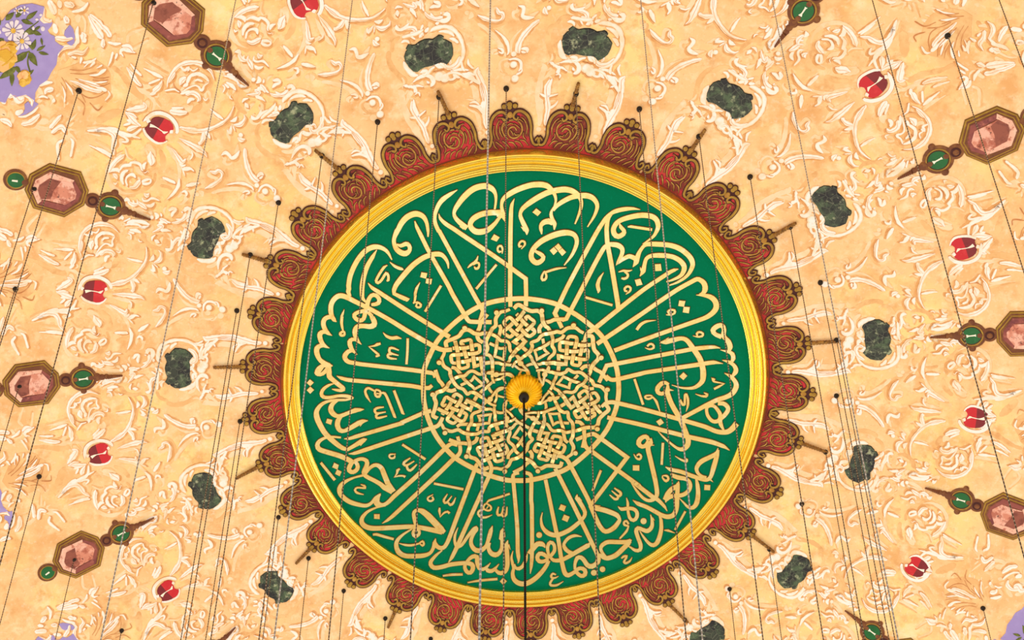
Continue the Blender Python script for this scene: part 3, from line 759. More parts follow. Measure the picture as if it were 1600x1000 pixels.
SCROLL = """
s s3 -90,680,40 40,730,60 150,742,70 300,730,60 420,690,50 560,620,45 660,540,35 720,440,25 755,350,8
s s3 380,390,10 440,450,30 520,510,40 590,560,26
s s3 280,760,50 270,860,70 215,950,40
s s3 300,740,40 350,800,50 385,865,16
s s1 1300,290,14 1450,310,60 1600,345,70
s s1 1300,455,10 1400,510,50 1500,560,80 1600,620,90 s5 650,150,60 700,190,40 738,255,6
s s5 630,10,90 610,60,50
s s5 170,100,12 240,190,50 300,280,74 350,325,60 405,275,24
s s5 490,150,14 507,220,26 470,292,12
s s5 305,350,30 345,385,36 405,370,14
s s5 345,440,40 420,432,60 480,432,36 535,475,12
s s5 335,400,8 372,500,16 390,548,6
s s5 40,575,20 140,610,48 245,662,24
s s5 302,575,16 285,680,40 220,790,30 110,912,6
s s5 405,700,40 480,680,60 560,665,36 622,652,6
s s5 335,805,12 385,782,34 415,820,36 408,868,14
s s5 780,470,26 860,490,50 905,458,44 962,490,46 965,550,26 925,610,40 820,685,64 700,742,12
s s5 955,225,16 1020,180,50 1080,220,44 1120,262,56 1180,235,60 1245,145,16
s s5 1325,110,40 1330,250,62 1370,420,72 1430,540,76 1500,610,80 1560,622,30
s s6 215,765,24 270,705,50 325,735,20
s s6 250,790,40 310,745,20
s s5 1040,682,8 1200,655,34 1330,670,44 1430,720,32 1465,775,8
s s5 1290,815,12 1340,778,30 1395,800,24 1340,835,12
s s6 235,1000,16 280,920,30 360,885,36 440,925,34 475,1000,14
o s6 340,985,46
o s6 210,890,36
s s6 440,920,12 500,960,20 490,1050,30
o t6 130,238,20
s s6 755,470,14 800,370,44 880,298,52 970,285,60 1035,340,60 1025,420,40
s s6 990,380,40 935,370,30
s s6 795,525,16 845,482,36 935,460,12
s s6 830,530,50 850,600,40
s s6 865,625,12 905,570,22 950,615,12
s s6 880,690,14 940,780,50 1020,860,60 1110,935,20
s s6 640,582,6 690,545,22 752,570,8
o s6 1075,222,66
s s6 1190,75,30 1285,100,36 1290,170,36 1220,205,30 1160,170,26 1200,110,40
s s6 900,50,60 1000,90,60 1085,60,30
s s6 1320,90,14 1420,40,56 1530,28,44 1600,65,30
s s7 0,385,20 100,340,34 165,290,30 150,230,40 90,225,44 80,265,40
s s7 730,365,10 790,400,32 885,392,14
s s7 640,420,30 690,500,60 680,590,50 620,632,44 570,590,36 600,545,26 652,580,16
s s7 860,445,14 780,520,34 750,590,36 800,615,40 870,585,20
s s7 815,640,30 830,610,16
o s7 742,722,54
s s7 905,335,12 940,385,80 1050,412,66 1180,460,50 1290,540,34 t6 22,402,12 85,425,8
s s7 870,545,8 890,470,34 965,425,16
s s7 880,550,12 960,490,50 1095,450,20
s s7 1005,545,6 1000,490,34
s s7 1315,480,14 1320,570,50 1389,630,28
s s7 1210,700,8 1240,640,24 1310,620,12
s s7 0,700,30 80,610,70 135,600,30
s s7 90,490,20 110,560,60
s s7 0,760,12 40,720,24 110,700,20
s t6 0,390,8 60,402,22 130,440,28 175,480,36 230,522,30 272,540,14
o t6 290,550,14
s t6 85,532,6 130,500,18 185,500,12
s t6 120,510,14 140,470,10 150,440,3
s t6 268,90,8 290,130,24 340,165,22 400,200,30 440,240,26 480,280,18
o t6 505,285,12
s t6 185,30,6 240,12,18 275,35,14
s t6 300,185,6 340,165,18 372,105,4
s t6 410,200,16 415,160,10 405,130,3
s t6 235,0,26 265,30,12
s s4 95,192,14 170,150,50 235,150,56 268,195,14
s s4 265,165,16 320,90,46 430,72,44 445,38,34 520,35,44 590,70,36 612,140,20 655,190,16 705,168,8
s s1 855,655,14 850,740,100 868,820,110 855,885,60
s s1 790,830,14 745,880,50 752,945,26
s s4 330,382,24 298,280,50 330,190,56 405,150,30
s s4 390,405,20 365,310,28 400,245,28 470,222,46 520,275,34
s s4 420,425,40 500,415,64 560,350,66 592,300,28
s s4 620,350,40 680,305,36 750,300,22 742,350,24 680,368,34 622,352,40
s s4 160,210,16 200,240,66 232,300,24
s s4 168,345,12 200,372,24 228,340,12
s s4 335,645,14 380,610,56 435,640,14
s s4 480,620,12 492,680,44 512,722,10
s s4 540,605,12 560,660,40 620,700,66 695,765,30
s s4 690,705,40 760,710,54 818,658,10
s s4 620,575,10 640,630,24 700,632,26 780,592,34 895,632,8
s s4 650,515,20 690,550,70 732,518,14
o s4 770,890,30
s s4 815,820,26 855,870,60 828,925,24
s s4 910,820,16 925,880,44
s s4 1038,795,24 1095,752,56 1145,770,30 1095,830,44 1080,890,26
s s4 1145,920,16 1240,932,48 1320,880,44 1370,800,40 1335,742,40 1285,765,40
s s4 1320,965,60 1345,915,30
s s4 880,985,50 960,955,50 1070,975,20
s s4 250,930,10 300,890,44 320,930,60
s s4 330,960,20 440,905,30
s s4 380,985,40 480,952,60 620,962,60 740,1010,30
s s4 940,265,16 1020,300,50 1140,350,30
s s4 1195,290,14 1190,400,40 1120,510,34 1010,612,6
s s4 1310,395,40 1400,375,50 1520,350,6
s s2 310,860,10 330,740,24 400,620,44 500,520,58 640,470,64 800,480,74 920,540,74 1000,620,30 1050,745,8
s s2 515,530,14 580,590,40 640,562,50 630,610,20
s s2 660,560,12 720,600,26 795,555,12
s s2 335,790,14 370,710,80 435,620,40
s s2 510,830,30 540,750,90 610,700,44
s s2 620,800,40 660,700,50 720,660,50 820,655,56 910,705,50 965,775,14
s s2 735,770,16 790,740,34 870,770,22
s s2 640,800,60 560,850,40
s s2 530,940,10 640,870,20 740,830,24 800,850,20 850,905,40 892,830,24 965,780,10
s s2 515,965,24 640,930,44 740,950,54 800,1000,34
s s3 0,175,60 100,140,64 180,180,66 212,240,56 180,285,24
s s3 25,315,44 70,248,50 145,245,30
s s2 -60,560,12 0,590,22 120,650,54 245,712,30
s s2 20,805,40 100,770,30 205,730,24
s s2 90,930,80 180,850,80 235,755,14
s s2 40,975,40 140,930,60
s s2 270,915,16 420,890,34 505,935,14
s s2 1195,680,14 1300,700,44 1400,760,34 1450,840,34 1545,850,10
s s2 1235,780,40 1320,830,60 1385,905,24
s s2 1190,820,8 1212,870,22 1180,945,10
s s2 1420,340,30 1480,420,70 1570,445,40
s s3 570,20,8 610,60,22 588,132,8
s s3 610,5,40 680,70,40
s s3 760,40,16 782,110,16
s s3 800,0,20 870,40,46 955,50,10
s s3 702,180,8 692,220,20 735,250,6
s s3 268,215,6 310,262,24 355,222,6
s s3 955,172,8 1060,170,44 1140,140,66 1080,95,50
s s3 1090,195,54 1180,232,44 1245,280,6
s s3 1165,15,40 1225,85,64 1240,145,36
s s3 1315,150,10 1380,182,44 1480,182,50 1560,150,64 1600,100,60
s s3 1540,70,84 1560,60,60
s s3 885,300,16 912,250,34 985,230,8
s s3 930,300,30 955,345,56 985,382,6
s s3 1030,500,40 1050,542,54 1110,542,44 1155,490,44 1185,395,14
s s3 1150,522,26 1210,462,56 1290,440,64 1370,490,30
s s3 1385,330,30 1392,425,24
s s3 1185,625,36 1250,582,34 1295,582,14
s s3 695,592,12 760,570,60 805,515,14
s s3 750,645,24 850,640,70 925,550,36 912,485,8
s s3 645,725,24 690,760,56 715,655,14
s s3 735,660,16 775,745,12
s s3 810,845,24 870,880,70 935,870,8
o s3 860,805,34
s s1 0,318,26 100,310,56 200,350,66 270,400,74 280,480,60 250,580,28 270,650,44 282,722,14
s s1 0,592,8 120,650,44 255,725,16
s s1 300,340,16 380,400,34 450,440,34 490,500,36 395,512,12
s s1 480,60,40 560,90,66 645,142,8
s s1 480,170,40 560,190,56 625,190,16
s s1 425,255,34 545,215,36
s s1 480,335,80 570,290,66 665,270,14
s s1 495,408,6 600,430,28 695,456,8
s s1 190,1000,10 240,900,60 320,800,80 400,740,64 450,708,12
s s1 195,965,24 235,900,30
s s1 1150,30,80 1290,55,100 1430,50,36
s s1 1180,-15,30 1370,-20,30
s s8 425,570,12 520,600,36 640,660,54 760,700,54 860,712,36
s s8 690,496,8 800,487,30 870,440,46 920,412,16
s s8 695,385,8 765,308,40
s s8 785,402,8 868,355,24
s s8 615,392,6 685,318,22
s s8 750,602,10 850,590,22 935,578,8
s s8 940,700,10 965,760,24 900,842,16
s s8 365,590,8 440,690,26 472,765,8
s s8 325,635,6 360,760,28 350,868,14
s s8 265,235,12 300,150,44 380,110,60 490,112,34
s s8 395,215,40 500,180,56 600,190,44 675,110,8
s s8 585,245,40 565,340,12
s s8 445,240,16 515,262,34
s s8 535,0,40 500,80,36 475,135,16
s s8 590,40,80 650,0,60
s s8 880,0,50 870,80,66 882,125,10
s s8 940,45,30 1040,70,44 1125,60,14
s s8 1012,198,8 980,290,28 945,375,6
s s8 1040,280,16 1070,195,44
s s8 1105,215,16 1130,150,44 1200,160,44 1320,190,10
s s8 1155,245,14 1110,180,26
s s8 1195,385,14 1260,480,60 1330,580,66 1400,645,30
s s8 1245,335,10 1330,440,34 1400,505,22
s s8 0,640,34 90,600,50 195,590,30
s s8 90,755,26 110,700,70 205,680,70
s s8 0,800,14 60,780,34 135,805,14
s s8 215,810,50 195,870,30
s p 690,120,10 735,200,50 800,300,64
s p 700,110,20 770,170,40 810,230,20
s p 610,340,20 600,250,30 610,200,10
s p 640,310,40 650,270,50 640,250,20
s p 380,0,60 410,60,50 430,110,40
s p 460,0,40 470,60,40
s p 500,20,50 560,40,40 545,10,20
s p 560,90,14 640,70,30 690,15,10
s p 430,290,30 500,300,40 575,295,14
s p 500,130,20 520,160,40 510,120,20
s p 345,60,10 330,140,44 380,170,40 405,150,16
s p 420,180,30 440,260,40
s p 140,910,10 200,905,16 260,870,16 300,830,10
s p 165,970,30 240,950,44 310,890,30
s p 60,760,30 110,740,50 150,780,60 190,760,30
s p 0,750,30 40,810,40
s p 130,750,20 200,740,30 250,780,36 245,830,14
s p 120,890,60 180,860,30
s p 0,930,40 60,950,40 90,990,20
s t1 545,815,10 620,810,22 690,800,20 745,810,12
s t1 600,810,8 700,830,24 720,890,20 700,930,10
s t1 555,905,4 650,950,16 700,985,10
s t1 310,800,30 370,730,20 385,715,8
s t1 365,1000,14 360,900,20 400,870,16
s t1 440,980,14 455,890,16 440,860,6
s t1 320,830,20 380,790,30 410,830,20
s t5 0,430,16 40,445,30 80,470,26
s t5 160,490,20 200,480,30 235,495,10
s t5 130,540,14 140,600,8
s t5 0,665,10 40,640,16 60,610,6
s t5 20,760,8 100,752,20 200,755,16
s t5 350,810,8 400,780,40 440,750,30 420,730,10
s t5 350,820,10 420,850,30 470,860,10
s t5 230,985,16 340,945,24 440,930,20 480,870,8
"""
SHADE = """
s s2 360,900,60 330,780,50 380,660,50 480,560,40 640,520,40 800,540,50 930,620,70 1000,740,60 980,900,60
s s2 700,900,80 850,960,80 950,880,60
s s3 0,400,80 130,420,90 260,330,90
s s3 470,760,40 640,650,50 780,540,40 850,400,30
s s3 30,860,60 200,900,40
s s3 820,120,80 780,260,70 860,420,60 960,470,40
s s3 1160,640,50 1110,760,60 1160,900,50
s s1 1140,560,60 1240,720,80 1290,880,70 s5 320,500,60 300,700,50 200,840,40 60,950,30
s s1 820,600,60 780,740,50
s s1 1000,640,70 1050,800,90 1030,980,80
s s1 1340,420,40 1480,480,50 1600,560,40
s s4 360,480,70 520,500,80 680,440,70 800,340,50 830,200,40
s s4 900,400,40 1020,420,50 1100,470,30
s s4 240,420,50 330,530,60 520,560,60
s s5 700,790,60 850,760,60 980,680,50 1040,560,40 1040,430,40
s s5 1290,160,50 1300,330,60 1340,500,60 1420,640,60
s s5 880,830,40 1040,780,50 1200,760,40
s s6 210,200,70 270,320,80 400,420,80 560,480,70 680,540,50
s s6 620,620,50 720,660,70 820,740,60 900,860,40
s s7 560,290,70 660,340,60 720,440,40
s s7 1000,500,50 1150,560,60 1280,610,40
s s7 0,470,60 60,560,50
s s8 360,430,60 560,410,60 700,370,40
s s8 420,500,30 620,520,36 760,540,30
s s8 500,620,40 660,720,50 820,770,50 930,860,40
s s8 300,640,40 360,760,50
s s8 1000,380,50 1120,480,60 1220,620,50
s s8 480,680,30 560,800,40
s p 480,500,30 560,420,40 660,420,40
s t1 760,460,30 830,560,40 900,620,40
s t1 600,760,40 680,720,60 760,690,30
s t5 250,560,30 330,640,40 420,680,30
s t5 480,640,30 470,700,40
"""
LINES = """
s s8 420,418,6 560,432,9 700,402,10 790,340,5
s s8 430,470,6 620,482,11 790,455,6
s s8 500,540,6 680,602,11 840,645,10 970,605,5
s s8 360,560,6 450,660,12 525,730,6
s s8 300,590,6 362,700,12 385,810,6
s s8 580,750,8 680,802,12 800,790,10 900,735,6
s s8 450,630,6 560,720,10 640,868,8
s s8 740,530,6 860,540,12 960,520,6
s s8 730,560,6 850,570,10 950,560,6
s p 480,600,4 520,680,8 510,780,5
s p 600,760,4 660,820,8 650,900,6
s p 700,800,5 760,860,8 800,830,5
s s2 400,760,8 430,860,14 520,930,8
s s2 720,700,8 790,680,14 760,720,10
s s4 360,330,8 350,260,14 410,200,8
s s4 600,160,8 650,180,20 690,170,8
s s6 1080,290,6 1110,300,14
s s6 950,210,8 1100,100,10
"""
FLOOR_PURPLE = "p p 20,160 80,80 160,35 250,25 345,50 340,80 330,120 305,150 340,180 410,170 400,200 370,235 390,265 425,280 430,320 470,350 500,358 450,420 440,500 400,560 370,620 310,660 275,720 270,790 300,810 250,860 200,890 140,905 180,880 195,850 190,810 220,790 250,830 265,780 200,735 140,750 120,760 80,725 60,760 40,800 0,790 -80,830 -190,760 -260,620 -300,420 -250,240 -150,150 -60,170"
PURPLE2 = "p p 505,240 545,190 572,225 584,280 580,330 560,352 545,350 520,330 575,300 560,285 520,292 500,270"

SHELL = [(270, 430), (420, 380), (620, 300), (800, 300), (930, 390), (985, 500), (975, 600), (990, 690), (960, 800), (900, 870), (760, 900), (600, 930), (470, 900), (360, 840), (280, 720), (240, 560)]
# ------------------------------------------------------------------ the dome
mb = MB()
mb.ring([(0.001, 0)] + [(0.25 * i, 0) for i in range(1, 59)], n=320)
ceiling = mb.build('ceiling', M['plaster'], smooth=True)
tag(ceiling, kind='structure', label='shallow cream painted dome', cat='ceiling')

# ------------------------------------------------------------------ the calligraphy medallion
med = empty('calligraphy_medallion', dome(0, 0), 'round green medallion with gold Arabic calligraphy and gilded moulded frame at the dome crown', 'medallion')
mb = MB()
mb.ring([(0.001, .008)] + [(0.16 * i, .008) for i in range(1, 23)] + [(3.56, .008), (3.56, 0)], n=256)
mb.build('green_field', M['green'], med, smooth=True)
mb = MB()
mb.ring([(3.525, 0), (3.527, .06), (3.540, .078), (3.560, .076), (3.576, .058), (3.580, .05), (3.600, .056), (3.622, .052), (3.628, .034), (3.640, .024), (3.655, .026), (3.662, .044), (3.668, .082),
         (3.684, .104), (3.704, .104), (3.716, .084), (3.720, .064), (3.730, .058), (3.738, .066), (3.744, .092), (3.758, .112), (3.776, .108), (3.790, .082), (3.796, .05), (3.806, .03), (3.81, 0)], n=360)
mb.build('gilded_frame', M['frame'], med, smooth=True)
mb = MB()
mb.ring([(3.806, 0), (3.806, .012), (3.824, .012), (3.824, 0)], n=256)
mb.build('frame_edge_line', mat('frame_edge', (128, 58, 44), rough=.7), med)

items = parse(CALLI)
mb = MB()
draw(mb, items, .022, 0, edge=1, base=.006, jitter=.0004)
mb.build('inscription', [M['leaf'], M['edge']], med)
mb = MB()
rc = [(x, y, 7.3, False) for x, y in RINGC]
rc.append(rc[0])
draw(mb, [('s', rc)], .0195, 0, edge=1, base=.006)
mb.build('ring_band', [M['leaf'], M['edge']], med)

# the interlaced rosette: one seventh traced, turned seven times, woven over and under
K7 = parse(KNOT)
strands = []
for kind, pts in K7:
    if kind == 's':
        res = smooth_stroke(pts, 1.2)
        L, R = edges_px(res)
        L2, R2 = edges_px(res, .5)
        L2[0], R2[0], L2[-1], R2[-1] = L[0], R[0], L[-1], R[-1]
        strands.append(([at(c[0], c[1]) for c in res],) + tuple([at(*c) for c in Q] for Q in (L, R, L2, R2)))
rot = [k * 2 * PI / 7 for k in range(7)]
KC = (-0.058, 0.02)                                        # the rosette sits a touch off the crown
def xy(R, a):
    return R * math.cos(a), R * math.sin(a)
def turn(R, a, k):
    x, y = R * math.cos(a) - KC[0], R * math.sin(a) - KC[1]
    x, y = x * math.cos(k) - y * math.sin(k) + KC[0], x * math.sin(k) + y * math.cos(k) + KC[1]
    return math.hypot(x, y), math.atan2(y, x)
cross = []
flat = []
for si, S in enumerate(strands):
    for k in rot:
        flat.append((si, k, [xy(*turn(R, a, k)) for R, a in S[0]]))
base_ = [f for f in flat if f[1] == 0]
hits = {si: [] for si in range(len(strands))}
for si, _, A in base_:
    for sj, k, B in flat:
        if sj == si and k == 0:
            pass
        for i in range(len(A) - 1):
            ax, ay = A[i]
            bx, by = A[i + 1]
            for j in range(len(B) - 1):
                cx_, cy_ = B[j]
                if abs(cx_ - ax) > .06 or abs(cy_ - ay) > .06:
                    continue
                if sj == si and k == 0 and abs(i - j) < 6:
                    continue
                dx_, dy_ = B[j + 1]
                den = (bx - ax) * (dy_ - cy_) - (by - ay) * (dx_ - cx_)
                if abs(den) < 1e-12:
                    continue
                t = ((cx_ - ax) * (dy_ - cy_) - (cy_ - ay) * (dx_ - cx_)) / den
                u_ = ((cx_ - ax) * (by - ay) - (cy_ - ay) * (bx - ax)) / den
                if 0 <= t < 1 and 0 <= u_ < 1:
                    hits[si].append((i + t, sj, j + u_))
over = {}
for si in sorted(hits, key=lambda s: -len(hits[s])):
    hs = sorted(hits[si])
    par = None
    for q, (t, sj, u_) in enumerate(hs):                     # agree with crossings already settled
        for (ss, tt), val in over.items():
            if ss == si and abs(tt - t) < 1.5:
                par = val ^ (q % 2)
                break
        if par is not None:
            break
    if par is None:
        par = 1
    for q, (t, sj, u_) in enumerate(hs):
        key = [kk for kk in over if kk[0] == si and abs(kk[1] - t) < 1.5]
        if not key:
            val = par ^ (q % 2)
            over[(si, t)] = val
            over[(sj, u_)] = 1 - val
mb = MB()
for si, (C, L, R, L2, R2) in enumerate(strands):
    n_ = len(C)
    ups = [t for (ss, t), val in over.items() if ss == si and val]
    hs = []
    for i in range(n_):
        d_ = min([abs(i - t) for t in ups] or [99])
        hs.append(.016 * (1 if d_ < 4 else max(0, 1 - (d_ - 4) / 4)))
    for k in rot:
        f = lambda Q: [turn(r_, a_, k) for r_, a_ in Q]
        mb.strip(f(L), f(R), .0245, 0, .0205, hs)
        mb.strip(f(L2), f(R2), .0225, 1, .006, hs)
for kind, pts in K7:
    if kind == 'o':
        for k in rot:
            draw(mb, [(kind, pts)], .044, 0, xf=lambda R, a: turn(R, a, k), edge=1, base=.006)
mb.build('knotwork_rosette', [M['leaf'], M['edge']], med)
# ------------------------------------------------------------------ the gilt boss at the crown and the rod below it
def axis_z(h):
    return dome(0, 0).z - h
M['boss'] = mat('boss_gilding', (250, 196, 24), [((255, 226, 90), 10, .5, .7, .5)], rough=.38, metal=.75)
BX, BY = 0.0, 0.0
boss = empty('gilt_boss', (BX, BY, axis_z(0)), 'fluted gilt cup boss with a dark hub at the centre of the green medallion', 'boss')
mb = MB()
NF = 30
prof = [(.285, .015), (.293, .04), (.285, .065), (.25, .10), (.19, .14), (.13, .165), (.06, .18), (.001, .182)]
n_ = NF * 8
for i in range(n_):
    a = 2 * PI * i / n_
    fl = abs(math.sin(a * NF / 2))
    for q, (R, h) in enumerate(prof):
        k = (1 - .055 * (1 - fl)) if q < 6 else 1
        hh = h + (.024 * fl * (R / .28) if 0 < q < 6 else 0)
        mb.v.append(Vector((BX + R * k * math.cos(a), BY + R * k * math.sin(a), axis_z(hh))))
kk = len(prof)
for i in range(n_):
    for j in range(kk - 1):
        a_, b_ = i * kk + j, ((i + 1) % n_) * kk + j
        mb.f.append((a_, a_ + 1, b_ + 1, b_))
        mb.mi.append(0)
mb.build('fluted_cup', M['boss'], boss, smooth=True)
mb = MB()
pr = [(.001, .17), (.05, .172), (.076, .19), (.084, .215), (.076, .245), (.05, .265), (.001, .272)]
for i in range(32):
    a = 2 * PI * i / 32
    for R, h in pr:
        mb.v.append(Vector((BX + R * math.cos(a), BY + R * math.sin(a), axis_z(h))))
kk = len(pr)
for i in range(32):
    for j in range(kk - 1):
        a_, b_ = i * kk + j, ((i + 1) % 32) * kk + j
        mb.f.append((a_, a_ + 1, b_ + 1, b_))
        mb.mi.append(0)
mb.build('hub', M['dark'], boss, smooth=True)

M['black'] = mat('black_chain', (10, 9, 9), rough=.7)
rod = empty('central_chain', (BX, BY, axis_z(.27)), 'thick black beaded chain hanging straight down from the gilt boss hub', 'chain')
P_, r_ = [], []
z = axis_z(.26)
for i in range(900):
    P_.append(Vector((BX, BY, z - i * .022)))
    r_.append(.0205 if i % 2 else .0145)
mb = MB()
mb.tube(P_, r_, 8)
mb.build('beaded_chain', M['black'], rod)
mb = MB()
mb.tube([Vector((BX, BY, z + .01)), Vector((BX, BY, z - .06))], [.03, .024], 10)
mb.build('chain_coupling', M['dark'], rod)
# ------------------------------------------------------------------ painted ornament round the medallion
M['maroon'] = mat('maroon_paint', (122, 56, 46), [((146, 76, 62), 9, .48, .68, .6), ((92, 40, 38), 16, .58, .76, .6)], rough=.85)
M['umber'] = mat('umber_paint', (74, 38, 36), [((96, 54, 44), 12, .5, .7, .5)], rough=.85)
M['olive'] = mat('olive_gold_paint', (160, 122, 48), [((190, 150, 60), 7, .46, .64, .75), ((120, 84, 36), 12, .56, .74, .6)], rough=.75)
M['ochre'] = mat('ochre_paint', (172, 122, 52), [((204, 160, 76), 12, .46, .66, .8), ((132, 82, 40), 18, .56, .74, .6)], rough=.8)
M['red'] = mat('red_paint', (200, 58, 56), [((216, 86, 76), 8, .5, .7, .6), ((170, 42, 44), 14, .58, .74, .6)], rough=.8)
M['panel'] = mat('panel_paint', (128, 54, 44), [((204, 52, 60), 3.4, .47, .55, .9), ((104, 44, 38), 7, .54, .66, .7), ((170, 96, 50), 15, .56, .68, .6)], rough=.85)
M['marble'] = mat('green_marble', (60, 66, 58), [((86, 106, 78), 6, .46, .6, .85), ((40, 38, 44), 4, .5, .6, .9), ((176, 182, 146), 9, .58, .68, .85), ((28, 28, 34), 13, .54, .66, .75), ((140, 146, 122), 9, .035, .0, .4, 'edge'), ((200, 200, 176), 20, .64, .72, .7)], rough=.6)
M['marble_rim'] = mat('dark_marble_rim', (40, 38, 42), rough=.6)
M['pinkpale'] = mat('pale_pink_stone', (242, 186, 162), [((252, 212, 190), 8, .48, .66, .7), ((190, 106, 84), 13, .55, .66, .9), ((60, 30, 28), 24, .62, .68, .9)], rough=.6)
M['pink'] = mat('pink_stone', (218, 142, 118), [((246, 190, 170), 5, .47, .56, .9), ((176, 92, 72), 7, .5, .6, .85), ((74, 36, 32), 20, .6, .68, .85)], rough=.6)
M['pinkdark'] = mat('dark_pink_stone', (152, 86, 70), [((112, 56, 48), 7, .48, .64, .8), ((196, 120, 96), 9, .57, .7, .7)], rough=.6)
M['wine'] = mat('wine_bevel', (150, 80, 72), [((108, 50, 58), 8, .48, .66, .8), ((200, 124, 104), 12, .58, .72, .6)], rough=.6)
M['emerald'] = mat('emerald_paint', (32, 104, 52), [((20, 72, 40), 4, .5, .7, .6), ((60, 130, 80), 12, .58, .74, .5)], rough=.5)
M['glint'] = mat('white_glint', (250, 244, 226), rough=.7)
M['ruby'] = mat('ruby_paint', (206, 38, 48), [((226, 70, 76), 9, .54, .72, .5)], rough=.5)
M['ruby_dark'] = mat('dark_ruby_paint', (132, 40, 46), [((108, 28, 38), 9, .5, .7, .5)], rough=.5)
M['bronze'] = mat('bronze_paint', (116, 68, 44), [((160, 108, 56), 9, .48, .66, .6), ((80, 40, 34), 14, .57, .74, .6)], rough=.7)
M['rope'] = mat('gilt_rope', (134, 92, 42), [((176, 130, 60), 16, .48, .62, .9), ((70, 44, 24), 22, .52, .66, .9)], rough=.7)

def mid(points):
    return sum(p[0] for p in points) / len(points), sum(p[1] for p in points) / len(points)

# ---- the scalloped lobes hanging outwards from the gilded frame
HALF = 2 * PI / 64
LOBE_RT = []
lobe_pol = []
for (u, v) in LOBES:
    lobe_pol.append(at(u, v))
def lobe_pts(a, ht, lst, mirror=False):
    """x in half pitches, y in lobe heights (0 at the frame, 1 at the crown) -> (R, a)"""
    return [(3.80 + y * ht, a + (-x if mirror else x) * HALF) for x, y in lst]
def lobe_strip(mb, a, ht, lst, wd, h, mi, mirror=False, edge=None, ew=.014, base=.0):
    pts = [(x * HALF * 4.1, y * ht, w_, False) for x, y, w_ in lst]
    res = smooth_stroke([(p[0] * 100, p[1] * 100, p[2] * 100 * wd, False) for p in pts], 2.2)
    sg = -1 if mirror else 1
    f = lambda Q: [(3.80 + q[1] / 100, a + sg * q[0] / 100 / 4.1) for q in Q]
    L, R = edges_px(res)
    mb.strip(f(L), f(R), h, mi, base)
    if edge is not None:
        L, R = edges_px(res, ew * 100)
        mb.strip(f(L), f(R), h - .004, edge, base)
BORDER = [(-.86, .21, .030), (-.93, .27, .034), (-1.0, .21, .036), (-.93, .12, .044), (-.78, .15, .05), (-.69, .32, .052), (-.69, .50, .054), (-.60, .70, .056), (-.40, .82, .058), (-.20, .82, .052), (-.10, .72, .042), (-.20, .65, .036), (-.26, .71, .028)]
OUT = [(-1.0, .0), (-.99, .14), (-.86, .15), (-.74, .28), (-.72, .50), (-.64, .72), (-.44, .84), (-.2, .86), (-.14, .92), (.14, .92), (.2, .86), (.44, .84), (.64, .72), (.72, .50), (.74, .28), (.86, .15), (.99, .14), (1.0, .0)]
CURLS = [  # (points, material) gold arabesque of one lobe; deliberately lopsided like the painted ones
 [(-.20, .42, .03), (-.10, .50, .034), (.06, .46, .034), (.10, .36, .034), (-.02, .27, .034), (-.22, .28, .036), (-.38, .40, .036), (-.34, .56, .034), (-.16, .64, .03), (.04, .64, .028)],
 [(.10, .24, .02), (.24, .34, .034), (.30, .48, .034), (.22, .60, .028), (.10, .62, .02)],
 [(.44, .26, .02), (.50, .40, .03), (.46, .56, .026), (.36, .66, .016)],
 [(-.52, .34, .016), (-.56, .48, .026), (-.48, .62, .024), (-.36, .70, .014)],
 [(-.60, .10, .012), (-.46, .20, .028), (-.30, .22, .02)], [(-.40, .07, .012), (-.28, .17, .028), (-.12, .20, .02)], [(-.18, .06, .012), (-.06, .16, .028), (.10, .19, .018)],
 [(.06, .05, .012), (.18, .14, .028), (.32, .22, .018)], [(.28, .05, .012), (.40, .13, .028), (.56, .22, .018)], [(.52, .05, .012), (.62, .12, .026), (.66, .24, .014)],
 [(-.08, .33, .012), (-.02, .40, .024), (.02, .44, .012)], [(.20, .44, .012), (.14, .50, .022), (.18, .55, .012)], [(.26, .52, .012), (.20, .56, .02), (.22, .6, .01)],
 [(-.30, .47, .012), (-.22, .52, .022), (-.12, .57, .012)],
 [(-.52, .22, .012), (-.42, .30, .022), (-.44, .38, .012)], [(.30, .30, .012), (.38, .42, .024), (.36, .54, .012)], [(-.10, .56, .012), (.0, .58, .022), (.12, .54, .012)], [(-.28, .34, .012), (-.16, .33, .022), (-.10, .38, .012)],
 [(.56, .28, .01), (.60, .42, .022), (.56, .56, .01)], [(-.42, .60, .01), (-.30, .66, .02), (-.24, .62, .01)], [(.14, .66, .01), (.24, .70, .022), (.40, .72, .01)],
]
spk = [at(u, v) for u, v in SPIKES]
M['lobes'] = None
def near_spike(a):
    best = min(spk, key=lambda q: abs((q[1] - a + PI) % (2 * PI) - PI))
    return best if abs((best[1] - a + PI) % (2 * PI) - PI) < .07 else None
order = sorted(range(len(LOBES)), key=lambda i: (lobe_pol[i][1] + PI / 2 + .12) % (2 * PI))
ords = ['topmost', 'first', 'second', 'third', 'fourth', 'fifth', 'sixth', 'seventh', 'eighth', 'ninth', 'tenth', 'eleventh', 'twelfth', 'thirteenth', 'fourteenth', 'fifteenth', 'sixteenth']
